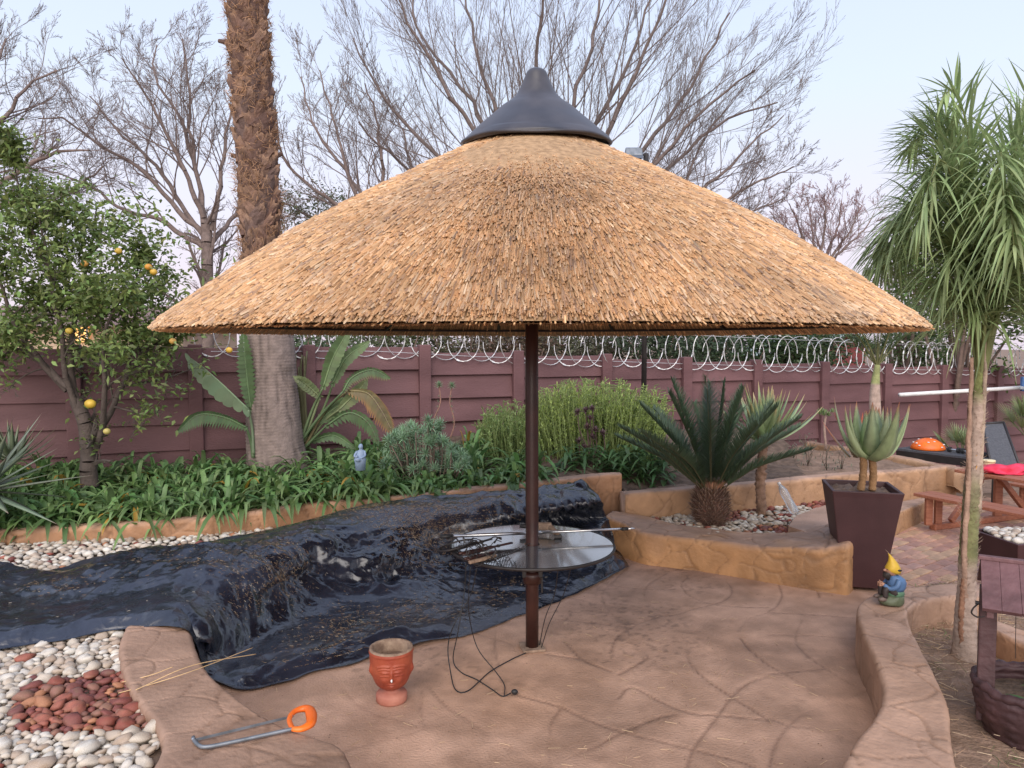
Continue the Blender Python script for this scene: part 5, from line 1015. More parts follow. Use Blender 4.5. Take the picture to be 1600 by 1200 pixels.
for k in range(14):
    x0 = 462 + rs.uniform(-6, 14); V, Fs = tube(resample([D(x0 + 10, 715, 8.5), D(x0 + 3, 640, 8.5), D(x0 + rs.uniform(-6, 10), rs.uniform(540, 600), 8.5)], 14), np.linspace(.022, .010, 14), 6); mesh('stem', V, Fs, m_leaf, stz, tint=np.array((.17, .17, .09)) * rs.uniform(.7, 1.2), smooth=True)
st2 = thing('bird_of_paradise', 'single bird of paradise paddle leaves left of the palm trunk', 'plant', D(392, 700, 7.9))
paddle(st2, [(388, 640), (352, 605), (322, 578), (298, 560)], .22, 9, (.15, .21, .12), 7.9, 7.75, [(396, 710), (394, 670)], None, .05, .02, 1)
paddle(st2, [(385, 668), (350, 652), (310, 648), (280, 672)], .13, 26, G2_, 7.9, 7.6, [(396, 715), (392, 690)], None, .6, .14, 0)
paddle(st2, [(392, 640), (385, 580), (380, 520)], .14, 18, G2_, 8.0, 7.9, [(396, 715), (394, 680)], None, .3, .1, 0)

# ------------------------------------------------------------------ blue green rosette bush with two tall stalks
rs = np.random.RandomState(17); sb = thing('succulent_bush', 'blue green rosette succulent bush with two tall flower like stalks', 'succulent', D(660, 770, 7.95))
def rosette(s, c, n, ln, wd, base, axis=(0, 0, 1), el=(.0, 1.4), prof='lance', thick=.5, tip=None):
    f = np.arange(n) / n; a = np.arange(n) * 2.39996 + rs.rand() * 6; e = el[0] + (el[1] - el[0]) * f; ax = nrm(np.array(axis, float)); a1 = nrm(np.cross(ax, [.3, .9, .1])); a2 = np.cross(ax, a1)
    d = np.cos(a)[:, None] * np.cos(e)[:, None] * a1 + np.sin(a)[:, None] * np.cos(e)[:, None] * a2 + np.sin(e)[:, None] * ax
    V, Fq, li, tt = leaves(np.tile(c, (n, 1)), d, ln * rs.uniform(.85, 1.1, n), wd, nseg=3, prof=prof, thick=thick, curl=.0); s.add(V, Fq, tints(li, tt, base, .15, tip, .6, .06, rs))
sr, ss = Soup(), Soup()
for k in range(130):
    px = rs.uniform(598, 728); top = 656 + 22 * abs((px - 672) / 55) ** 1.5 + (25 if px > 690 else 0); py = rs.uniform(top, 742); d = 7.95 + rs.uniform(-.35, .35) - (742 - py) * -.002
    c = D(px, py, d); rosette(sr, c, 26, .10, .015, np.array((.27, .42, .26)) * rs.uniform(.75, 1.15), (rs.randn() * .3, -.35 + rs.randn() * .3, 1), (-.3, 1.4)); b0 = np.array([c[0] * .7 + D(665, 700, d)[0] * .3, d + .1, .5]); ss.add(*tube(resample([b0, (b0 + c) / 2 + rs.randn(3) * .03, c], 7), .007, 5), (.26, .20, .16))
for px, py in ((686, 602), (706, 603)):
    c = D(px, py, 7.9); rosette(sr, c, 30, .062, .011, (.20, .31, .17), (0, -.1, 1), (-.6, 1.4)); ss.add(*tube(resample([D(px - 4, 690, 7.9), D(px - 9 if px < 690 else px + 4, 660, 7.9), D(px + (2 if px < 690 else -3), 630, 7.9), c], 14), np.linspace(.009, .006, 14), 6), (.36, .20, .15))
    for q in range(7): rosette(sr, D(px + (-6 + q if px < 690 else 4 - q), 668 - q * 8, 7.9), 6, .03, .005, (.22, .30, .18))
tag(sr.build('rosettes', m_waxy, sb), kind='stuff'); ss.build('stems', m_bark, sb, smooth=True)

# ------------------------------------------------------------------ pencil leaved shrubs
def pencil_shrub(name, label, pxr, top, bot, d, n, seed, base=(.42, .52, .16)):
    rs = np.random.RandomState(seed); t = thing(name, label, 'shrub', D(sum(pxr) / 2, bot, d)); S_, LV_ = Soup(), []
    P0s, Ds, LL, WW, TT = [], [], [], [], []; A, B = [], []
    for k in range(n):
        px = rs.uniform(*pxr); u = (px - pxr[0]) / (pxr[1] - pxr[0]); ty = top + 26 * abs(2 * u - 1) ** 2.5 + abs(rs.randn()) * 26 + rs.rand() * 40 * (rs.rand() < .6); dd = d + rs.uniform(-.45, .45); e = D(px + rs.randn() * 6, ty, dd); b = np.array([e[0] * .8 + D(sum(pxr) / 2, 700, dd)[0] * .2 + rs.randn() * .05, dd + rs.randn() * .06 + .05, .5])
        m = (b + e) / 2 + rs.randn(3) * .05; Pp = resample([b, m, e, e + [rs.randn() * .05, rs.randn() * .04, .02 + rs.rand() * .02]], 12); A.append(Pp[:-1]); B.append(Pp[1:])
        nl = 40; f = rs.rand(nl) ** .6; ii = (f * 10).astype(int); pp_ = Pp[ii] + (Pp[ii + 1] - Pp[ii]) * rs.rand(nl, 1); ax = nrm(Pp[ii + 1] - Pp[ii]); q = rs.randn(nl, 3); dv = nrm(ax * .9 + nrm(q) * .8); P0s.append(pp_); Ds.append(dv); TT.append(np.clip(.30 + .9 * f, 0, 1.2) * rs.uniform(.7, 1.25))
    P0s, Ds, TT = np.vstack(P0s), np.vstack(Ds), np.concatenate(TT); N = len(P0s); V, Fq, li, tt = leaves(P0s, Ds, rs.uniform(.026, .052, N), rs.uniform(.010, .016, N), nseg=2, prof='lance', droop=-.1)
    dk = np.array(base) * np.array([.62, .75, .8]); c = dk + (np.array(base) * 1.12 - dk) * np.clip(TT, 0, 1.2)[:, None]; c = c * rs.uniform(.8, 1.2, (N, 1)); tag(mesh('foliage', V, Fq, m_leaf, t, tint=c[li]), kind='stuff')  # shade painted into the leaf colour, darker toward the stem foot
    A, B = np.vstack(A), np.vstack(B); V, Fq = segs(A, B, np.full(len(A), .005), np.full(len(A), .005), 4); tag(Soup().add(V, Fq, (.17, .22, .075)).build('stems', m_twig, t), kind='stuff'); return t
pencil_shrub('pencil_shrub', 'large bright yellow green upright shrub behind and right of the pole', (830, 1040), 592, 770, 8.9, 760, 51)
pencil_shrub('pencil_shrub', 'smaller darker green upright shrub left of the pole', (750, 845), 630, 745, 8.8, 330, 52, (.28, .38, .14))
rs = np.random.RandomState(53); t = thing('leafy_undergrowth', 'dark broad leaved plants at the foot of the bright shrub by the wall end', 'plant', D(960, 760, 8.3)); P0 = np.array([D(rs.uniform(880, 1045), rs.uniform(700, 772), rs.uniform(8.0, 8.6)) for _ in range(900)]); dv = rs.randn(900, 3) * [1, 1, .4] + [0, -.3, .5]
V, Fq, li, tt = leaves(P0, dv, rs.uniform(.14, .30, 900), rs.uniform(.03, .05, 900), droop=.6, nseg=5, prof='lance', fold=.3); mesh('foliage', V, Fq, m_leaf, t, tint=tints(li, tt, (.085, .16, .06), .35, rs=rs), smooth=True)
t = thing('purple_succulent', 'purple leaved stem with small rosettes in front of the bright shrub', 'succulent', D(920, 745, 8.25)); sr, ss = Soup(), Soup(); rs = np.random.RandomState(54)
for px, py in ((903, 645), (915, 642), (922, 655), (918, 668), (930, 673), (942, 678), (926, 684), (905, 690), (925, 640), (912, 700), (922, 728)):
    c = D(px, py, 8.3); rosette(sr, c, 16, .065, .030, (.115, .065, .075), (rs.randn() * .2, -.5, 1), (0, 1.3), thick=.3); ss.add(*tube(resample([c, D(px + 2, py + 25, 8.32), D(920, min(py + 60, 750), 8.3)], 8), .006, 5), (.14, .09, .08))
tag(sr.build('rosettes', m_waxy, t), kind='stuff'); ss.build('stems', m_bark, t, smooth=True)

# ------------------------------------------------------------------ cycad
rs = np.random.RandomState(61); cyb = D(1110, 818, 7.15); cyb[2] = .25; cy = thing('cycad', 'dark green cycad with feather leaves on a squat scaly brown trunk', 'cycad', cyb)
V, Fs = lathe(resample([(.10, -.02), (.14, .05), (.160, .14), (.155, .25), (.12, .33), (.06, .37), (.0, .38)], 30), cyb, 36, caps=False); mesh('trunk', V, Fs, m_bark, cy, tint=np.array((.085, .045, .032)), smooth=True)
n = 620; f = np.arange(n) / n; a = np.arange(n) * 2.39996; z = -.02 + .36 * f; r = np.interp(z, [0, .05, .14, .25, .33, .38], [.10, .14, .160, .155, .12, .06]); c = np.c_[cyb[0] + np.cos(a) * r * .93, cyb[1] + np.sin(a) * r * .93, cyb[2] + z]; dv = np.c_[np.cos(a), np.sin(a), .25 + .9 * f] + .22 * rs.randn(n, 3)
V, Fq, li, tt = leaves(c, dv, rs.uniform(.055, .095, n), .026, nseg=3, prof='spike', thick=.6); tag(mesh('leaf_scars', V, Fq, m_bark, cy, tint=tints(li, tt, (.15, .075, .05), .3, (.40, .30, .23), .55, .1, rs)), kind='stuff')
n = 260; a = rs.rand(n) * 6.283; c = np.c_[cyb[0] + np.cos(a) * .10 * rs.rand(n), cyb[1] + np.sin(a) * .10 * rs.rand(n), cyb[2] + .33 + .03 * rs.rand(n)]; V, Fq, li, tt = leaves(c, np.c_[np.cos(a), np.sin(a), 1.4 + 0 * a], .10, .016, nseg=3, prof='spike', thick=.5); mesh('crown_bracts', V, Fq, m_bark, cy, tint=tints(li, tt, (.38, .20, .12), .3, rs=rs))
def frond(parent, P, nl, ll, lw, base, ang=.75, droop=.2, rr=.009, rc=(.25, .26, .12), fold=.2, vee=.35, nseg=4, name='frond', jit=.08, l0=.15, upv=(0, 0, 1), prof='spike', var=.18, mat=None, lprof=None):
    P = resample(P, 40); s = Soup(); s.add(*tube(P, np.linspace(rr, rr * .25, 40), 6), rc); f = np.linspace(l0, .99, nl); ix = f * 39; i0 = np.minimum(ix.astype(int), 38); pt = P[i0] + (P[i0 + 1] - P[i0]) * (ix - i0)[:, None]; Tn = nrm(P[i0 + 1] - P[i0]); Sd = nrm(np.cross(Tn, np.array(upv, float))); Un = np.cross(Sd, Tn)
    lf = (lprof(f) if lprof else np.interp(f, [0, .15, .35, .7, 1], [.45, .7, 1, .9, .35]))
    for sg in (-1, 1):
        an = ang * np.interp(f, [0, 1], [1.25, .7]) + jit * rs.randn(nl); dv = Tn * np.cos(an)[:, None] + Sd * (sg * np.sin(an))[:, None] + Un * (vee + jit * 2 * rs.randn(nl))[:, None]
        V, Fq, li, tt = leaves(pt, dv, ll * lf * rs.uniform(.9, 1.08, nl), lw, droop=droop * rs.uniform(.6, 1.4, nl) if droop else 0, nseg=nseg, prof=prof, fold=fold); s.add(V, Fq, tints(li, tt, base, var, None, .8, .06, rs))
    return s.build(name, mat or m_leaf, parent)
top = cyb + [0, 0, .36]
ends = [(-1.0, -.1, .62, 1), (-.98, .3, .48, 1), (-.85, -.5, .62, 1), (-.72, .3, .82, 1), (-.50, -.15, .98, 1), (-.36, .35, 1.08, 1), (-.05, -.1, 1.08, 1), (.03, .4, 1.12, 1), (.30, -.1, 1.02, 1), (.42, .3, 1.0, 1), (.60, -.3, .85, 1), (.72, .2, .84, 1), (.92, -.1, .72, 1), (1.03, .2, .60, 1), (.88, -.5, .45, 1), (-.2, -.7, .75, 1), (.25, -.75, .72, 1), (-.6, -.65, .50, 1), (.55, .7, .75, 1), (-.5, .7, .75, 1), (.95, .5, .48, 1), (0, .8, .8, 1), (-.12, -.25, 1.02, 1), (.15, .1, 1.08, 1)]
for ex, ey, ez, _ in ends:
    e = np.array([ex * .90, ey * .90, ez * .95]); b0 = top + np.array([ex, ey, 0]) * .07 - [0, 0, .04]; m = b0 + e * .5 + np.array([-ex * .06, -ey * .06, .07]); frond(cy, [b0, b0 + (m - b0) * .5 + [0, 0, .01], m, top + e], 110, .21, .014, (.10, .15, .085), ang=.80, droop=.10, rr=.008, vee=.45, nseg=3, fold=0, jit=.05, l0=.12, mat=m_leaf, rc=(.14, .13, .07))

# ------------------------------------------------------------------ aloes
rs = np.random.RandomState(66); a1 = thing('stemmed_aloe', 'tall pale green aloe on a bare stem behind the cycad', 'aloe', D(1190, 803, 7.55)); sc = D(1190, 800, 7.55)
P = resample([sc - [0, 0, .03], D(1188, 760, 7.55), D(1192, 700, 7.6), D(1192, 680, 7.65)], 50); V, Fs = tube(P, .045 + .007 * rs.rand(50), 14); V += .006 * rs.randn(*V.shape); mesh('stem', V, Fs, m_bark, a1, tint=np.array((.25, .15, .10)), smooth=True)
V, Fq, T = aloe(a1, D(1195, 690, 7.75), 40, .62, .125, rs, (.27, .35, .18), (.48, .32, .16), el=(.25, 1.5), droop=(0, 0), tipf=.75, curl=(.35, .0)); leaf_parts(a1, V, Fq, T, 36)
lx = thing('large_aloe', 'big grey green aloe reaching in at the left edge', 'aloe', D(-25, 790, 6.35)); V, Fq, T = aloe(lx, D(-25, 770, 6.35), 34, .80, .115, rs, (.135, .17, .12), (.24, .16, .13), el=(-.35, 1.35), droop=(.05, -.05), tipf=.85); leaf_parts(lx, V, Fq, T, 36)
V, Fs = tube(resample([D(-25, 850, 6.35), D(-25, 770, 6.35)], 12), .07, 12); mesh('stem', V, Fs, m_bark, lx, tint=np.array((.2, .14, .1)), smooth=True)
l2 = thing('small_aloe', 'smaller dull aloe behind the big aloe at the left', 'aloe', D(25, 730, 7.2)); V, Fq, T = aloe(l2, D(20, 720, 7.2), 22, .45, .06, rs, (.12, .15, .09), (.3, .2, .12), el=(.1, 1.4)); leaf_parts(l2, V, Fq, T, 36)
# thin plants in the soil bed
t = thing('thin_succulent', 'thin stemmed plant with a flat tuft of leaves by the rear wall', 'plant', D(1290, 700, 10.6)); s = Soup(); s.add(*tube(resample([D(1291, 702, 10.6), D(1288, 670, 10.6), D(1290, 650, 10.6)], 10), .018, 7), (.33, .23, .19)); s.build('stem', m_bark, t, smooth=True); s = Soup()
for q in range(14): rosette(s, D(1290 + rs.uniform(-12, 12), 647 + rs.uniform(-5, 3), 10.6 + rs.uniform(-.1, .1)), 10, .07, .02, (.20, .28, .12), thick=.2)
s.build('leaf_tuft', m_waxy, t)
for k, (px, py) in enumerate(((1240, 722), (1262, 718), (1292, 725), (1315, 724), (1258, 700))):
    t = thing('seedling', ['small grey seedling in the bare soil nearest the cycad', 'wispy seedling in the middle of the bare soil', 'thin seedling right of centre in the bare soil', 'seedling closest to the tall pot in the bare soil', 'wispy grey seedling by the rear wall corner'][k], 'seedling', D(px, py + 10, 9.3)); s = Soup()
    b0 = W(px, py + 10, .47); n = 60; P0 = b0 + np.abs(rs.randn(n, 3)) * [0, 0, .16] + rs.randn(n, 3) * [.05, .05, 0]; V, Fq, li, tt = leaves(P0, rs.randn(n, 3) + [0, 0, .6], .045, .012, nseg=2, prof='lance'); s.add(V, Fq, tints(li, tt, (.14, .16, .11), .3, rs=rs))
    for q in range(4): s.add(*tube([b0, b0 + [rs.randn() * .03, rs.randn() * .03, .14], b0 + [rs.randn() * .07, rs.randn() * .06, .27 + rs.rand() * .06]], .0035, 4), (.18, .13, .10))
    s.build('foliage', m_leaf, t)

# ------------------------------------------------------------------ palms on the right
rs = np.random.RandomState(71); bp = thing('small_palm', 'slender young palm standing in front of the wall behind the potted aloe', 'palm tree', D(1369, 720, 10.0)); bb = D(1369, 725, 10.0)
P = resample([bb, D(1368, 670, 10.0), D(1367, 620, 10.0), D(1368, 595, 10.0), D(1371, 570, 10.0)], 40); V, Fs = tube(P, np.interp(np.linspace(0, 1, 40), [0, .6, .75, 1], [.085, .075, .065, .035]), 14); T = np.where(V[:, 2:3] > 1.45, np.array([(.26, .28, .12)]), np.array([(.40, .30, .25)])) * (1 + .15 * np.sin(V[:, 2:3] * 90)); mesh('trunk', V, Fs, m_bark, bp, tint=T, smooth=True)
c = D(1371, 572, 10.0)
for k in range(13):
    a = k * 2.39996; e = rs.uniform(.75, 1.35); l = rs.uniform(.85, 1.15); d = np.array([math.cos(a) * math.cos(e), math.sin(a) * math.cos(e), math.sin(e)]); out2 = np.array([math.cos(a), math.sin(a), 0]); frond(bp, [c, c + d * l * .5, c + d * l * .85 + out2 * .12 - [0, 0, .04], c + d * l + out2 * .32 - [0, 0, .22]], 34, .38, .014, (.12, .19, .085), ang=.85, droop=.35, rr=.012, l0=.22)
qp = thing('queen_palm', 'young palm with long drooping leaves growing from the bed beside the wishing well', 'palm tree', D(1510, 1025, 4.6)); bq = W(1508, 1030, .07)
dq = bq[1]
P = resample([bq - [0, 0, .05], D(1508, 1000, dq), D(1511, 900, dq), D(1517, 800, dq), D(1524, 700, dq), D(1529, 620, dq), D(1533, 540, dq)], 120)
rad_ = np.interp(np.linspace(0, 1, 120), [0, .08, .3, .5, .7, .85, 1], [.085, .066, .049, .047, .042, .036, .02]); V, Fs = tube(P, rad_, 28); zz = V[:, 2]; ring = np.sin(zz * 2 * math.pi / .045)
V = V + nrm(V - np.c_[np.interp(zz, P[:, 2], P[:, 0]), np.full(len(V), dq), zz]) * (.002 * ring + .006 * fbm(V, 9, 2, 3))[:, None]
f_ = fbm(V * [1, 1, .35], 7, 5, 4)[:, None]; grey = np.array((.36, .27, .22)); moss = np.array((.15, .15, .065)); T = grey * (1 + .3 * f_ + .05 * ring[:, None]); mm_ = (np.clip((zz - .62) / .1, 0, 1) * np.clip((1.25 - zz) / .1, 0, 1))[:, None] * np.clip(.9 + 1.2 * f_, 0, 1); T = T * (1 - mm_) + moss * (1 + .4 * f_) * mm_
gg = (np.clip((zz - 1.62) / .1, 0, 1))[:, None]; T = T * (1 - gg) + np.array((.19, .21, .075)) * gg; mesh('trunk', V, Fs, m_bark, qp, tint=np.clip(T, .02, 1), smooth=True)
for (pth, r0_, c_, nm) in [([(1512, 960), (1508, 860), (1514, 760), (1516, 660), (1520, 560)], .020, (.34, .22, .16), 'dry_sheath'), ([(1530, 800), (1535, 700), (1540, 600), (1540, 520)], .018, (.38, .29, .22), 'dry_sheath'), ([(1519, 880), (1524, 780), (1527, 712)], .014, (.50, .24, .06), 'leaf_stalk'), ([(1506, 1015), (1504, 950), (1507, 905)], .024, (.25, .13, .08), 'dry_sheath')]:
    Pp = resample([D(x, y, dq - .04) for x, y in pth], 30); V, Fs = tube(Pp, np.linspace(r0_, r0_ * .5, 30), 9); V += .003 * rs.randn(*V.shape); V[:, 1] = (V[:, 1] - dq) * .8 + dq; mesh(nm, V, Fs, m_bark, qp, tint=np.array(c_), smooth=True)
s = Soup()
for k in range(420):
    z = rs.uniform(.5, 1.75); a = rs.rand() * 6.28; r = np.interp(z, P[:, 2], rad_); p = np.array([np.interp(z, P[:, 2], P[:, 0]) + math.cos(a) * r, dq + math.sin(a) * r, z]); d = np.array([math.cos(a) * .8, math.sin(a) * .8, rs.uniform(.2, 1.2)]); V, Fq = segs([p], [p + nrm(d) * rs.uniform(.012, .04)], [.0016], [.0008], 3); s.add(V, Fq, (.40, .30, .23))
tag(s.build('fibre', m_straw, qp), kind='stuff')
c = D(1532, 585, dq)
fr = [(-.62, -.1, 1.18, .35), (-.45, .35, 1.45, .3), (.35, -.05, 1.62, .35), (.55, .3, 1.50, .35), (.65, -.35, 1.35, .4), (-.35, -.5, 1.15, .4), (.20, -.6, 1.20, .4), (-.70, .3, .95, .45), (.85, .05, 1.05, .45), (-.5, -.15, .72, .5), (.3, -.45, .85, .5), (-.2, .6, 1.2, .4), (.6, .55, 1.2, .4), (.95, -.3, 1.5, .4), (-.50, -.1, 1.55, .15), (-.40, .3, 1.5, .2), (-.62, .1, 1.35, .25), (-.75, -.25, 1.15, .45), (-.6, .4, 1.0, .5), (-.35, -.6, .95, .55)]
for ex, ey, ez, ar in fr:
    ex = ex * (.80 if ex < 0 else 1.0) + .06; out2 = np.array([ex, ey, 0]); h_ = math.hypot(ex, ey)
    frond(qp, [c - [0, 0, .12], c + out2 * .15 + [0, 0, ez * .45], c + out2 * .42 + [0, 0, ez * .88], c + out2 * .72 + [0, 0, ez * 1.06], c + out2 * 1.0 + [0, 0, ez * (1.08 - ar * (.35 if ar < .4 else .8))]], 86, .52, .016, (.29, .375, .175), ang=.80, droop=.12 if ez >= 1.2 else .5, rr=.012, nseg=7, fold=.35, vee=.1, jit=.34, l0=.24, rc=(.26, .29, .12), prof='lance', var=.28)
# ------------------------------------------------------------------ floodlight post behind the shrubs
fd = 10.05; b0 = D(1005, 720, fd); fp = thing('floodlight_post', 'slim black post behind the shrubs carrying a floodlight above the thatch', 'lamp post', (b0[0], fd, .5))
topz = D(1005, 240, fd)[2]; V, Fs = tube([[b0[0], fd, .4], [b0[0], fd, topz]], .036, 12); mesh('post', V, Fs, m_dark, fp, smooth=True)
c = D(990, 240, fd - .1); V, Fs = box(c, (.22, .10, .13), bevel=.015, rot=Matrix.Rotation(-.5, 3, 'X')); mesh('lamp_head', V, Fs, m_grey, fp); V, Fs = beam((b0[0], fd, topz), (c[0] + .05, c[1], c[2] - .05), .03, .03); mesh('bracket', V, Fs, m_dark, fp)
V, Fs = box(c + [0, -.06, -.03], (.22, .01, .12), rot=Matrix.Rotation(-.5, 3, 'X')); mesh('lamp_glass', V, Fs, m_glass, fp)
# ------------------------------------------------------------------ houses beyond the wall
h = thing('house', 'pale neighbouring house with a warm lit window behind the citrus tree', 'house', D(120, 560, 20))
a = D(-60, 545, 20); b = D(285, 545, 20); zt_ = D(100, 508, 20)[2]; V, Fs = box(((a[0] + b[0]) / 2, 22, (zt_ - .1) / 2), (b[0] - a[0], 4, zt_ + .1), bevel=.02); mesh('wall', V, Fs, m_plaster, h)
zr = D(100, 478, 22)[2]; x0_, x1_ = a[0] - .5, b[0] + .5; Vr = [[x0_, 19.5, zt_ - .05], [x1_, 19.5, zt_ - .05], [x1_ - 1.6, 22, zr], [x0_, 22, zr], [x0_, 24.5, zt_ - .05], [x1_, 24.5, zt_ - .05]]; mesh('roof', Vr, [np.array([[0, 1, 2, 3], [3, 2, 5, 4]]), np.array([[1, 5, 2]])], m_tile, h)
V, Fs = box((D(127, 520, 19.95)[0], 19.95, D(127, 522, 19.95)[2]), (.34, .08, .4)); wdw = mesh('window', V, Fs, m_lit, h)
for dx in (-.19, 0, .19): V, Fs = box((D(127, 520, 19.95)[0] + dx, 19.89, D(127, 522, 19.95)[2]), (.04, .04, .46)); mesh('frame', V, Fs, m_white, h)
h = thing('garden_shed', 'dark red gabled shed with grey green sheet roof beyond the right wall', 'shed', D(1322, 580, 21)); d = 21
gl, gr, ga = D(1296, 545, d), D(1352, 545, d), D(1325, 524, d); zb = .1
V = [[gl[0], d, zb], [gr[0], d, zb], [gr[0], d, gl[2]], [ga[0], d, ga[2]], [gl[0], d, gl[2]], [gl[0], d + 5, zb], [gr[0], d + 5, zb], [gr[0], d + 5, gl[2]], [ga[0], d + 5, ga[2]], [gl[0], d + 5, gl[2]]]; mesh('gable_wall', V, [np.array([[0, 1, 2, 3, 4], [5, 9, 8, 7, 6]]), np.array([[0, 4, 9, 5], [1, 6, 7, 2]])], m_redwall, h)
for sgn, e_ in ((-1, gl), (1, gr)):
    p = np.array([ga[0], d - .3, ga[2] + .04]); q = np.array([e_[0] + sgn * (1.6 if sgn < 0 else 1.3), d - .3, e_[2] - .22 if sgn < 0 else e_[2] - .2]); n_ = 30; VV = []
    for t_ in np.linspace(0, 1, 6):
        for u in np.linspace(0, 1, n_): pt = p + (q - p) * t_; VV.append([pt[0], pt[1] + 5.6 * u, pt[2] + .03 * math.sin(u * 90)])
    i = np.arange(5)[:, None] * n_; j = np.arange(n_ - 1)[None]; mesh('roof', VV, np.stack([i + j, i + j + 1, i + n_ + j + 1, i + n_ + j], -1).reshape(-1, 4), m_roof, h)
h = thing('outbuilding', 'low sheet roofed outbuilding left of the red gable, mostly behind bushes', 'shed', D(1240, 570, 24)); V, Fs = box((D(1235, 560, 25)[0], 26, .9), (4.2, 3, 1.6), bevel=.02); mesh('wall', V, Fs, m_plaster, h)
zz0 = 1.72; Vr = [[D(1180, 560, 24)[0], 24.2, zz0], [D(1300, 560, 24)[0], 24.2, zz0], [D(1290, 560, 26)[0], 27, zz0 + .75], [D(1190, 560, 26)[0], 27, zz0 + .75]]; mesh('roof', Vr, [[0, 1, 2, 3]], m_roof, h)

# ------------------------------------------------------------------ little blue statue among the strap leaves
rs = np.random.RandomState(81); c = D(563, 724, 7.35); bs = thing('garden_statue', 'small pale blue statue of a robed figure with a child among the strap leaves', 'statue', c); B_ = np.array((.27, .36, .50))
def loft(rings, n=16):
    V = [];
    for (x, y, z, a, b) in rings:
        th = np.linspace(0, 2 * math.pi, n, endpoint=False); V.append(np.c_[x + a * np.cos(th), y + b * np.sin(th), np.full(n, z)])
    m = len(rings); V = np.vstack(V); i = np.arange(m - 1)[:, None] * n; j = np.arange(n)[None]; k = (j + 1) % n
    return V, [np.stack([i + j, i + k, i + n + k, i + n + j], -1).reshape(-1, 4), np.arange(n)[None, ::-1], (np.arange(n) + (m - 1) * n)[None]]
def at(c, rings): return [(c[0] + x * .72, c[1] + y * .72, c[2] + z * .72 + .02, a * .72, b * .72) for x, y, z, a, b in rings]
V, Fs = loft(at(c, [(0, 0, -.12, .07, .06), (0, 0, -.02, .075, .062), (.0, -.02, .03, .085, .07), (.005, -.015, .07, .062, .05), (.01, 0, .11, .056, .040), (.015, 0, .15, .050, .034), (.012, 0, .165, .02, .02), (.01, -.005, .18, .026, .026), (.008, -.006, .205, .034, .034), (.01, 0, .235, .022, .025), (.01, 0, .245, .005, .005)])); mesh('robed_figure', V, Fs, m_tint, bs, tint=B_, smooth=True)
for sx in (-1, 1):
    V, Fs = tube(resample([c + [sx * .035 + .007, 0, .12], c + [sx * .052, -.022, .08], c + [sx * .022, -.061, .06]], 10), np.linspace(.013, .009, 10), 8); mesh('arm', V, Fs, m_tint, bs, tint=B_ * 1.05, smooth=True)
V, Fs = blob(c + [-.025, -.061, .074], (.016, .015, .017), 2); mesh('child_head', V, Fs, m_tint, bs, tint=B_ * .95, smooth=True); V, Fs = blob(c + [-.014, -.061, .045], (.032, .02, .022), 2, .15); mesh('child_body', V, Fs, m_tint, bs, tint=B_ * .95, smooth=True)

# ------------------------------------------------------------------ gnome sitting on the curved wall
c = W(1395, 943, .285); gn = thing('garden_gnome', 'seated garden gnome with yellow hat and blue shirt on the curved wall', 'garden gnome', c)
s_ = .95
def gl_(r): return [(c[0] + x * s_, c[1] + y * s_, c[2] + z * s_, a * s_, b * s_) for x, y, z, a, b in r]
V, Fs = loft(gl_([(-.01, 0, 0, .072, .062), (-.012, 0, .01, .082, .068), (-.01, 0, .035, .082, .068), (0, 0, .055, .072, .064), (.005, 0, .062, .066, .058)]), 24); V += .003 * rs.randn(*V.shape); mesh('mossy_base', V, Fs, m_tint, gn, tint=np.array((.10, .12, .07)), smooth=True)
V, Fs = loft(gl_([(.012, 0, .060, .058, .054), (.012, 0, .075, .063, .058), (.010, 0, .092, .060, .055), (.008, 0, .100, .054, .05)]), 24); mesh('trousers', V, Fs, m_tint, gn, tint=np.array((.10, .20, .12)), smooth=True)
V, Fs = loft(gl_([(.014, 0, .096, .056, .052), (.020, 0, .12, .062, .056), (.024, 0, .15, .062, .058), (.020, 0, .175, .055, .056), (.008, 0, .195, .040, .044), (0, 0, .205, .024, .028)]), 24); mesh('shirt', V, Fs, m_tint, gn, tint=np.array((.085, .17, .33)), smooth=True)
V, Fs = loft(gl_([(-.010, 0, .200, .022, .024), (-.018, 0, .215, .036, .034), (-.020, 0, .235, .040, .037), (-.018, 0, .252, .038, .036), (-.012, 0, .268, .028, .028)]), 20); mesh('head', V, Fs, m_tint, gn, tint=np.array((.38, .20, .13)), smooth=True)
V, Fs = blob(c + np.array([-.060, 0, .236]) * s_, (.012, .010, .009), 2); mesh('nose', V, Fs, m_tint, gn, tint=np.array((.42, .22, .15)), smooth=True)
for sy in (-1, 1): V, Fs = blob(c + np.array([-.050, sy * .016, .246]) * s_, (.005, .005, .005), 1); mesh('eye', V, Fs, m_rubber, gn, smooth=True)
V, Fs = loft(gl_([(-.040, 0, .170, .010, .012), (-.045, 0, .185, .022, .026), (-.044, 0, .205, .026, .030), (-.042, 0, .222, .020, .028), (-.036, 0, .230, .010, .02)]), 16); V += .003 * rs.randn(*V.shape); mesh('beard', V, Fs, m_tint, gn, tint=np.array((.035, .028, .025)), smooth=True)
V, Fs = loft(gl_([(.008, 0, .215, .036, .036), (-.002, 0, .232, .050, .046), (-.008, 0, .252, .050, .046), (-.008, 0, .275, .040, .038), (-.012, 0, .300, .026, .025), (-.022, 0, .325, .014, .014), (-.034, 0, .345, .006, .006), (-.042, 0, .355, .002, .002)]), 24); mesh('hat', V, Fs, m_tint, gn, tint=np.array((.62, .40, .035)), smooth=True)
V, Fs = blob(c + np.array([.018, -.042, .245]) * s_, (.016, .005, .007), 2, .3); mesh('hat_mark', V, Fs, m_rubber, gn, smooth=True)
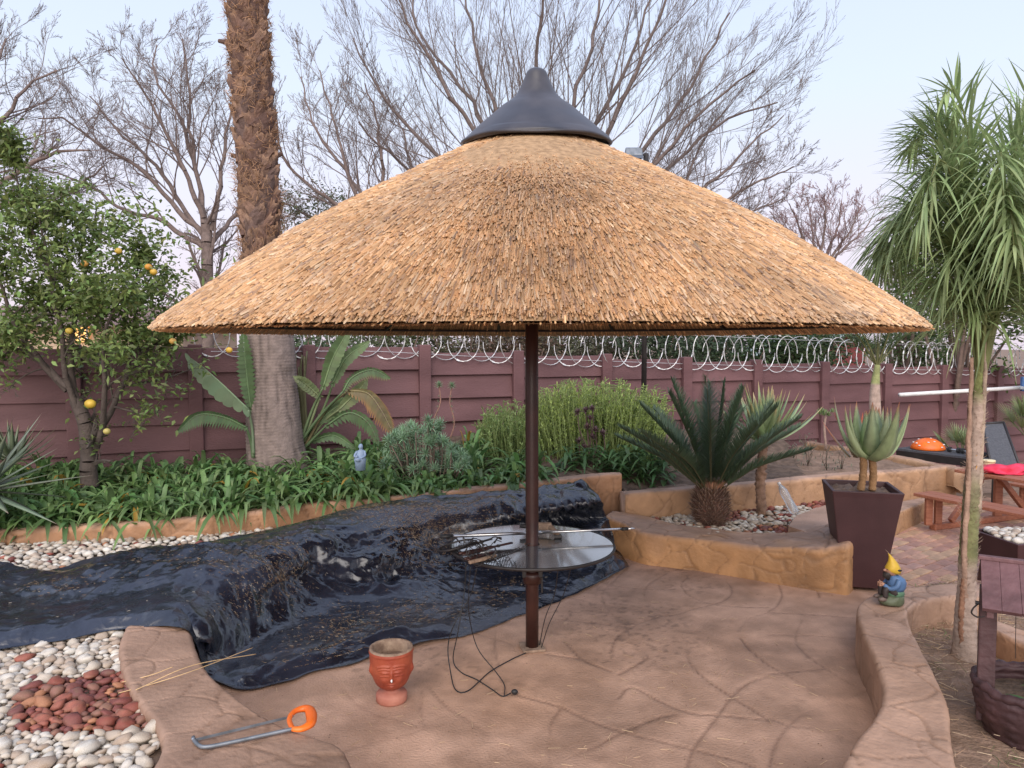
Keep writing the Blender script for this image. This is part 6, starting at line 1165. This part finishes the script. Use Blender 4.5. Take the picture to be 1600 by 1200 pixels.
V, Fs = tube(resample([c + np.array(p) * s_ for p in ((-.024, 0, .335), (-.045, 0, .362), (-.062, 0, .378))], 8), np.linspace(.004, .0015, 8), 6); mesh('feather', V, Fs, m_bark, gn, tint=np.array((.2, .14, .1)), smooth=True)
for sy in (-1, 1):
    V, Fs = tube(resample([c + np.array(p) * s_ for p in ((.012, sy * .055, .180), (-.010, sy * .066, .140), (-.045, sy * .048, .120), (-.075, sy * .022, .138))], 14), np.linspace(.021, .013, 14) * s_, 10); mesh('sleeve', V, Fs, m_tint, gn, tint=np.array((.085, .17, .33)) if sy < 0 else np.array((.08, .15, .3)), smooth=True)
    hp_ = c + np.array([-.082, sy * .020, .142]) * s_; V, Fs = blob(hp_, (.013, .011, .012), 2); hs_ = Soup().add(V, Fs, (.38, .20, .13))
    for f in range(4): hs_.add(*tube(resample([hp_ + [-.004, 0, .006 - f * .005], hp_ + [-.017, -sy * .004, .007 - f * .006], hp_ + [-.019, -sy * .013, .004 - f * .006]], 6), .0035, 6), (.38, .20, .13))
    hs_.add(*tube([hp_ + [0, 0, .008], hp_ + [-.008, -sy * .008, .018]], .004, 6), (.38, .20, .13)); hs_.build('hand', m_tint, gn, smooth=True)
    V, Fs = tube(resample([c + np.array(p) * s_ for p in ((.0, sy * .032, .080), (-.045, sy * .034, .118), (-.068, sy * .034, .105), (-.070, sy * .034, .055))], 14), np.linspace(.026, .017, 14) * s_, 10); mesh('leg', V, Fs, m_tint, gn, tint=np.array((.045, .035, .035)), smooth=True)
    V, Fs = blob(c + np.array([-.088, sy * .034, .042]) * s_, (.030, .016, .016), 2); mesh('shoe', V, Fs, m_tint, gn, tint=np.array((.14, .10, .085)), smooth=True)

# ------------------------------------------------------------------ plastic bottle leaning in the pebbles
a = D(1243, 800, 7.5); b = D(1222, 764, 7.55); a[2] = .27; u = nrm(b - a); Lb = .36; t = thing('plastic_bottle', 'empty clear plastic bottle planted upside down in the pebbles by the wall', 'bottle', a)
prof_ = [(0, .040), (.012, .043), (.10, .043), (.16, .040), (.20, .043), (.25, .042), (.29, .030), (.315, .016), (.325, .014)]; P = [a + u * z for z, r in prof_]; V, Fs = tube(P, [r for z, r in prof_], 20); mesh('bottle_body', V, Fs, m_bottle, t, smooth=True); V, Fs = tube([a + u * .325, a + u * .348], .017, 14); mesh('cap', V, Fs, m_white, t, smooth=True)

# ------------------------------------------------------------------ picnic table set
def picnic(O, u, w, zt, Lt):
    O = np.array([O[0], O[1], 0.05]); u = np.array([u[0], u[1], 0]); w = np.array([w[0], w[1], 0]); t = thing('picnic_table', 'reddish stained wooden picnic table with attached benches on the paving', 'picnic table', O)
    zh = zt - .05
    def pl(a, b, z, wd, th, name): V, Fs = beam(O + u * a[0] + w * a[1] + [0, 0, z], O + u * b[0] + w * b[1] + [0, 0, z], wd, th, .006); mesh(name, V, Fs, m_wood, t)
    for k in range(4): pl((0, .075 + k * .15), (Lt, .075 + k * .15), zh - .02, .142, .032, 'table_plank')
    for q in (.15, Lt - .2):
        pl((q, -.50), (q, 1.10), .035, .07, .06, 'foot_rail'); pl((q, .02), (q, .60), zh - .075, .05, .07, 'crossbar')
        for wq in (.10, .50):
            V, Fs = beam(O + u * q + w * wq + [0, 0, .06], O + u * q + w * wq + [0, 0, zh - .06], .05, .08, .006); mesh('leg', V, Fs, m_wood, t)
        for w0, w1 in ((-.30, .15), (.90, .45)):
            V, Fs = beam(O + u * (q + .05) + w * w0 + [0, 0, .09], O + u * (q + .05) + w * w1 + [0, 0, zh - .09], .045, .06, .006); mesh('brace', V, Fs, m_wood, t)
    for wb in (-.56, .92):
        for k in range(2): pl((.02, wb + k * .145), (Lt, wb + k * .145), .365, .136, .032, 'bench_plank')
        for q in (.15, Lt - .2):
            for wo in (.0, .14): V, Fs = beam(O + u * q + w * (wb + wo) + [0, 0, .06], O + u * q + w * (wb + wo) + [0, 0, .345], .045, .07, .006); mesh('bench_leg', V, Fs, m_wood, t)
    return t
picnic((4.78, 8.0), nrm(np.array([.42, -.90])), nrm(np.array([.92, .38])), .64, 1.7)
c = D(1565, 733, 7.75); c[2] = .655
V, Fs = blob(c, (.22, .14, .075), 3, .75, 2.6, 5); V[:, 2] = np.maximum(V[:, 2], .643) ; V += .012 * np.stack([vnoise(V, 18, k) for k in range(3)], 1) * [1, 1, 1]; o = mesh('red_cloth', V, Fs, m_red, smooth=True); tag(o, 'crumpled bright red cloth lying on the picnic table', 'cloth')
c = D(1545, 716, 8.1); c[2] = .642; t = thing('plastic_tub', 'cream lidded tub standing on the picnic table behind the red cloth', 'tub', c); V, Fs = lathe([(0, 0), (.055, 0), (.062, .06), (0, .062)], c, 20); mesh('tub_body', V, Fs, m_tint, t, tint=np.array((.55, .38, .22)), smooth=True); V, Fs = lathe([(0, .062), (.066, .06), (.066, .078), (.06, .082), (0, .082)], c, 20); mesh('lid', V, Fs, m_tint, t, tint=np.array((.75, .62, .38)), smooth=True)

# ------------------------------------------------------------------ dark low table with its things, and lounger
A = D(1400, 699, 10.2); B = D(1512, 722, 9.4); zt2 = .56; A[2] = B[2] = zt2; u = nrm((B - A) * [1, 1, 0]); w = np.array([-u[1], u[0], 0]); Ld = np.linalg.norm(B - A) + .25
dt = thing('dark_table', 'long low dark slatted table behind the rear wall carrying the spotted dome', 'table', (A + B) / 2 * [1, 1, 0])
for k in range(5): V, Fs = beam(A + w * (.06 + .125 * k) + [0, 0, -.02], A + u * Ld + w * (.06 + .125 * k) + [0, 0, -.02], .118, .03, .004); mesh('slat', V, Fs, m_fabric, dt)
V, Fs = beam(A + w * .02 + [0, 0, -.085], A + u * Ld + w * .02 + [0, 0, -.085], .03, .09, .004); mesh('apron', V, Fs, m_dark, dt)
for q in (.12, Ld - .15):
    for wq in (.08, .56): V, Fs = beam(A + u * q + w * wq + [0, 0, -.50], A + u * q + w * wq + [0, 0, -.04], .05, .05, .004); mesh('leg', V, Fs, m_dark, dt)
c = A + u * .30 + w * .25; ms = thing('spotted_dome', 'orange mushroom cap ornament with white spots on the dark table', 'ornament', c)
V, Fs = lathe([(0, .15), (.05, .147), (.11, .128), (.165, .09), (.20, .045), (.215, .008), (.205, 0), (0, 0)], c, 32); mesh('dome', V, Fs, m_orange, ms, smooth=True)
for k in range(13):
    a = k * 2.39996; e = [1.4, 1.0, .9, .75, .6, .5, .45, .8, .35, .6, .3, .95, .4][k]; V, Fs = blob(c + [math.cos(a) * math.cos(e) * .212, math.sin(a) * math.cos(e) * .212, .005 + math.sin(e) * .143], (.015, .015, .008), 2); mesh('spot', V, Fs, m_white, ms, smooth=True)
for k in range(2):
    c = A + u * (.66 + .17 * k) + w * .22 + [0, 0, .035]; t = thing('dumbbell', ['black dumbbell on the dark table nearest the spotted dome', 'black dumbbell on the dark table beside the white tray'][k], 'dumbbell', c); V, Fs = tube([c - u * .06, c + u * .06], .012, 8); mesh('handle', V, Fs, m_steel, t)
    for sg in (-1, 1): V, Fs = tube([c + u * sg * .04, c + u * sg * .075], .034, 14); mesh('weight', V, Fs, m_rubber, t)
c = A + u * 1.02 + w * .22 + [0, 0, .0]; V, Fs = lathe([(0, 0), (.085, 0), (.095, .035), (.08, .035), (.075, .012), (0, .012)], c, 20); tag(mesh('black_dish', V, Fs, m_rubber, smooth=True), 'round black dish on the dark table left of the palm trunk', 'dish')
c = A + u * 1.20 + w * .25; t = thing('spray_bottle', 'white bottle on the dark table beside the palm trunk', 'bottle', c); V, Fs = lathe([(0, 0), (.035, 0), (.038, .10), (.02, .15), (.014, .17), (.014, .19)], c, 16); mesh('bottle_body', V, Fs, m_white, t, smooth=True); V, Fs = box(c + [-.012, 0, .205], (.05, .022, .03), bevel=.004); mesh('nozzle', V, Fs, m_white, t)
# fan leaves of a dwarf palm behind the dark table
rs = np.random.RandomState(91)
def fan_palm(name, label, c, n, l, base, seed):
    rs = np.random.RandomState(seed); t = thing(name, label, 'palm plant', c * [1, 1, 0] + [0, 0, .05])
    for k in range(n):
        a = k * 2.4 + 1; e = rs.uniform(.6, 1.3); d = np.array([math.cos(a) * math.cos(e), math.sin(a) * math.cos(e), math.sin(e)]); h0 = c + d * l * .55; s = Soup(); s.add(*tube([c * [1, 1, 0] + [0, 0, .1], c, h0], .009, 5), (.2, .2, .1)); m_ = 22; an = np.linspace(-1.5, 1.5, m_); sd = nrm(np.cross(d, [0, 0, 1])); up_ = np.array([0, 0, 1.0])
        dv = np.cos(an)[:, None] * nrm(d + .3 * up_) + np.sin(an)[:, None] * sd; V, Fq, li, tt = leaves(np.tile(h0, (m_, 1)), dv, l * .62 * (1 - .15 * np.abs(an)), .018, nseg=3, prof='lance', droop=.12, fold=.3); s.add(V, Fq, tints(li, tt, base, .15, rs=rs)); s.build('fan_leaf', m_leaf, t)
    return t
fan_palm('dwarf_fan_palm', 'dwarf fan palm with pale spiky leaves behind the dark table', D(1502, 718, 10.1), 9, .50, (.24, .29, .14), 3)
fan_palm('dwarf_fan_palm', 'fan palm clump at the right edge beside the lounger back', D(1610, 690, 9.6), 10, .62, (.22, .26, .11), 4)
lg = thing('sun_lounger', 'dark grey mesh sun lounger with raised back behind the picnic table', 'sun lounger', D(1565, 740, 9.0) * [1, 1, 0] + [0, 0, .05]); q = [D(1534, 662, 9.3), D(1568, 660, 9.3), D(1598, 742, 8.7), D(1552, 742, 8.7)]; q = [np.array(v) for v in q]; n_ = nrm(np.cross(q[1] - q[0], q[3] - q[0])) * .025
V = q + [v + n_ for v in q]; V = [v for v in V]; mesh('backrest', V, [[3, 2, 1, 0], [4, 5, 6, 7], [0, 1, 5, 4], [1, 2, 6, 5], [2, 3, 7, 6], [3, 0, 4, 7]], m_fabric, lg)
for a_, b_ in ((0, 3), (1, 2), (0, 1)): V, Fs = tube([q[a_], q[b_]], .016, 8); mesh('frame_tube', V, Fs, m_dark, lg, smooth=True)
sA, sB = q[3], q[2]; dirf = np.array([.45, -.85, 0]); V = [sA, sB, sB + dirf * 1.2, sA + dirf * 1.2]; V = V + [v - [0, 0, .03] for v in V]; mesh('seat', V, [[0, 1, 2, 3], [7, 6, 5, 4], [0, 4, 5, 1], [1, 5, 6, 2], [2, 6, 7, 3], [3, 7, 4, 0]], m_fabric, lg)
for p in (sA, sB, sB + dirf * 1.15, sA + dirf * 1.15): V, Fs = tube([p, [p[0], p[1], .04]], .014, 8); mesh('leg', V, Fs, m_dark, lg)
# white pipe and blue can near the wall
a = Bw(1405, 617, .35); b = Bw(1640, 603, .8); V, Fs = tube([a, (a + b) / 2, b], .032, 12); tag(mesh('white_pipe', V, Fs, m_white, smooth=True), 'long white pipe leaning level along the maroon wall', 'pipe')
t = thing('blue_bracket', 'small blue bracket holding the right end of the white pipe', 'bracket', Bw(1598, 600, .75)); V, Fs = box(Bw(1598, 600, .72), (.05, .06, .24), bevel=.01); mesh('plate', V, Fs, m_tint, t, tint=np.array((.12, .25, .55))); V, Fs = box(Bw(1598, 606, .76), (.10, .05, .05), bevel=.01); mesh('clip', V, Fs, m_tint, t, tint=np.array((.6, .65, .7)))

# ------------------------------------------------------------------ wishing well
wd_ = 3.62; cx = D(1612, 1000, wd_)[0]; rs = np.random.RandomState(95)
ww = thing('wishing_well', 'dark painted wooden wishing well planter with pitched roof', 'wishing well', (cx, wd_, .06)); s = None
zr_ = D(1600, 884, wd_)[2]; ze = D(1600, 972, wd_ - .26)[2] + .01
xl = D(1533, 900, wd_ - .1)[0] + .10; xr = xl + .56; nb = 7
for side in (-1, 1):
    for k in range(nb):
        w_ = (xr - xl) / nb; x = xl + w_ * (k + .5); p = (x, wd_, zr_); q = (x, wd_ + side * .27, ze); V, Fs = beam(p, q, w_ - .001, .022, .0015); V += [0, 0, rs.uniform(-.0012, .0012)]; o = mesh('roof_plank', V, Fs, m_wellwood, ww)
V, Fs = beam((xl - .01, wd_, zr_ + .012), (xr + .01, wd_, zr_ + .012), .04, .02, .004); mesh('ridge', V, Fs, m_wellwood, ww)
for x in (xl + .035, xr - .035):
    V, Fs = beam((x, wd_ - .08, .12), (x, wd_ - .08, ze + .06), .085, .075, .008); mesh('post', V, Fs, m_welldark, ww); V, Fs = beam((x, wd_ - .25, ze - .02), (x, wd_ + .25, ze - .02), .03, .05, .004); mesh('rafter', V, Fs, m_wellwood, ww)
V, Fs = beam((xl, wd_ - .08, ze - .02), (xr, wd_ - .08, ze - .02), .05, .035, .005); mesh('crossbar', V, Fs, m_wellwood, ww)
V, Fs = tube([(xl - .02, wd_ - .08, .70), (xr + .02, wd_ - .08, .70)], .010, 8); mesh('winding_rod', V, Fs, m_dark, ww); hk = [(xl - .01, wd_ - .1, .70), (xl - .03, wd_ - .12, .68), (xl - .035, wd_ - .12, .655), (xl - .01, wd_ - .12, .64), (xl + .02, wd_ - .12, .65)]; V, Fs = tube(resample(hk, 20), .004, 6); mesh('wire_hook', V, Fs, m_dark, ww, smooth=True)
V, Fs = tube([(xl + .15, wd_ - .08, ze - .03), (xl + .155, wd_ - .08, .45)], .0016, 5); mesh('bucket_wire', V, Fs, m_dark, ww)
cxb = xl + .25
V, Fs = lathe(resample([(.0, .06), (.19, .06), (.225, .12), (.25, .18), (.262, .24), (.265, .28), (.258, .31), (.235, .32), (.225, .30), (.22, .26), (.0, .25)], 80), (cxb, wd_ - .05, 0), 72, fn=lambda T, z: (.007 * np.abs(np.sin(z * 62)) + .004 * np.sin(T * 16 + 3 * np.sin(z * 62))) * (z < .35), caps=False); mesh('tub', V, Fs, m_welldark, ww, smooth=True)
V, Fs = tube(np.array([[cxb + .258 * math.cos(a), wd_ - .05 + .258 * math.sin(a), .315 + .006 * math.sin(a * 9)] for a in np.linspace(0, 2 * math.pi, 91)]), .022 + .004 * np.sin(np.arange(91) * 1.7), 9, caps=False); mesh('rope_rim', V, Fs, m_welldark, ww, smooth=True)
V, Fs = lathe([(0, .265), (.22, .26)], (cxb, wd_ - .05, 0), 30, caps=False); mesh('soil', V, Fs, m_soil, ww)
n = 26; P0 = np.array([cxb, wd_ - .05, .26]) + rs.randn(n, 3) * [.06, .06, 0] + [.06, 0, 0]; dv = rs.randn(n, 3) * [1, 1, .1] + [0, 0, .9]; V, Fq, li, tt = leaves(P0, dv, .17, .020, droop=.5, nseg=5, fold=.3); mesh('plant_leaves', V, Fq, m_leaf, ww, tint=tints(li, tt, (.12, .23, .07), .3, rs=rs))

ww.rotation_euler = (0, 0, -.52)
# ------------------------------------------------------------------ dry grass, mulch, loose stalks
rs = np.random.RandomState(97); N = 5200; lo, hi = RQ[:, :2].min(0), RQ[:, :2].max(0); hi = np.minimum(hi, [4.6, 6.2]); p = lo + rs.rand(N * 3, 2) * (hi - lo); p = p[inpoly(p, RQ[:, :2])][:N]; N = len(p)
keep = vnoise(np.c_[p, 0 * p[:, 0]], 3.2, 3) + rs.rand(N) > .12; p = p[keep]; N = len(p); a = rs.rand(N) * 6.283; l = rs.uniform(.02, .11, N); d = np.c_[np.cos(a), np.sin(a), rs.uniform(-.05, .35, N)]
P0 = np.c_[p, .085 + .03 * rs.rand(N)]; V, Fq = segs(P0, P0 + d * l[:, None], np.full(N, .0018), np.full(N, .0012), 3); pal_ = np.array([(.42, .30, .19), (.30, .19, .12), (.52, .40, .28), (.20, .13, .09), (.16, .17, .07)])
tag(Soup().add(V, Fq, np.repeat(pal_[rs.choice(5, N, p=[.3, .27, .2, .15, .08])], 6, 0)).build('dry_grass', m_straw), 'dry grass clippings covering the bed around the palm and well', 'dry grass', kind='stuff')
n = 700; p = lo + rs.rand(n * 4, 2) * (hi - lo); p = p[inpoly(p, RQ[:, :2]) & (vnoise(np.c_[p, 0 * p[:, 0]], 2.5, 8) > .1)][:n]; n = len(p); V, Fq, li, tt = leaves(np.c_[p, np.full(n, .07)], rs.randn(n, 3) * [1, 1, .2] + [0, 0, 1.1], rs.uniform(.04, .10, n), .005, droop=.4, nseg=3); tag(mesh('green_grass', V, Fq, m_leaf, tint=tints(li, tt, (.15, .19, .08), .4, rs=rs)), 'sparse green grass tufts in the palm bed', 'grass', kind='stuff')
for k, pth in enumerate(([(185, 1083, .25), (240, 1068, .285), (310, 1045, .30), (395, 1012, .24)], [(190, 1066, .25), (235, 1055, .29), (270, 1042, .30)], [(212, 1078, .285), (300, 1040, .31), (400, 1022, .22)])):
    V, Fs = tube(resample([W(*q) for q in pth], 30), .0022, 5); tag(mesh('straw_stalk', V, Fs, m_straw, tint=np.array((.66, .46, .24)), smooth=True), ['longest golden straw stalk lying across the left kerb', 'short straw stalk over the red pebbles beside the kerb', 'straw stalk crossing the kerb end onto the black sheet'][k], 'straw', 'straw stalks on the kerb')
A, B = [], []
for k in range(150):
    px, py = (rs.uniform(400, 1330), rs.uniform(1030, 1200)) if k % 3 else (rs.uniform(850, 1250), rs.uniform(920, 1100)); a_ = W(px, py, .004); th_ = rs.rand() * 6.28; l = rs.uniform(.01, .07); A.append(a_); B.append(a_ + [math.cos(th_) * l, math.sin(th_) * l, .002])
V, Fq = segs(A, B, np.full(len(A), .0011), np.full(len(A), .0011), 3); tag(Soup().add(V, Fq, (.58, .42, .26)).build('straw_bits', m_straw), 'scattered bits of straw on the patio floor', 'straw', kind='stuff')
n = 420; V = []; s = Soup()
for k in range(n):
    px, py = rs.uniform(400, 1350), rs.uniform(900, 1200); v, f = blob(W(px, py, .002), np.array([1, .8, .5]) * rs.uniform(.0015, .0045), 1, .2, 1, k); s.add(v, f, np.array((.22, .14, .10)) * rs.uniform(.5, 1.8))
tag(s.build('grit', m_peb), 'fine grit and crumbs lying on the patio floor', 'grit', kind='stuff')
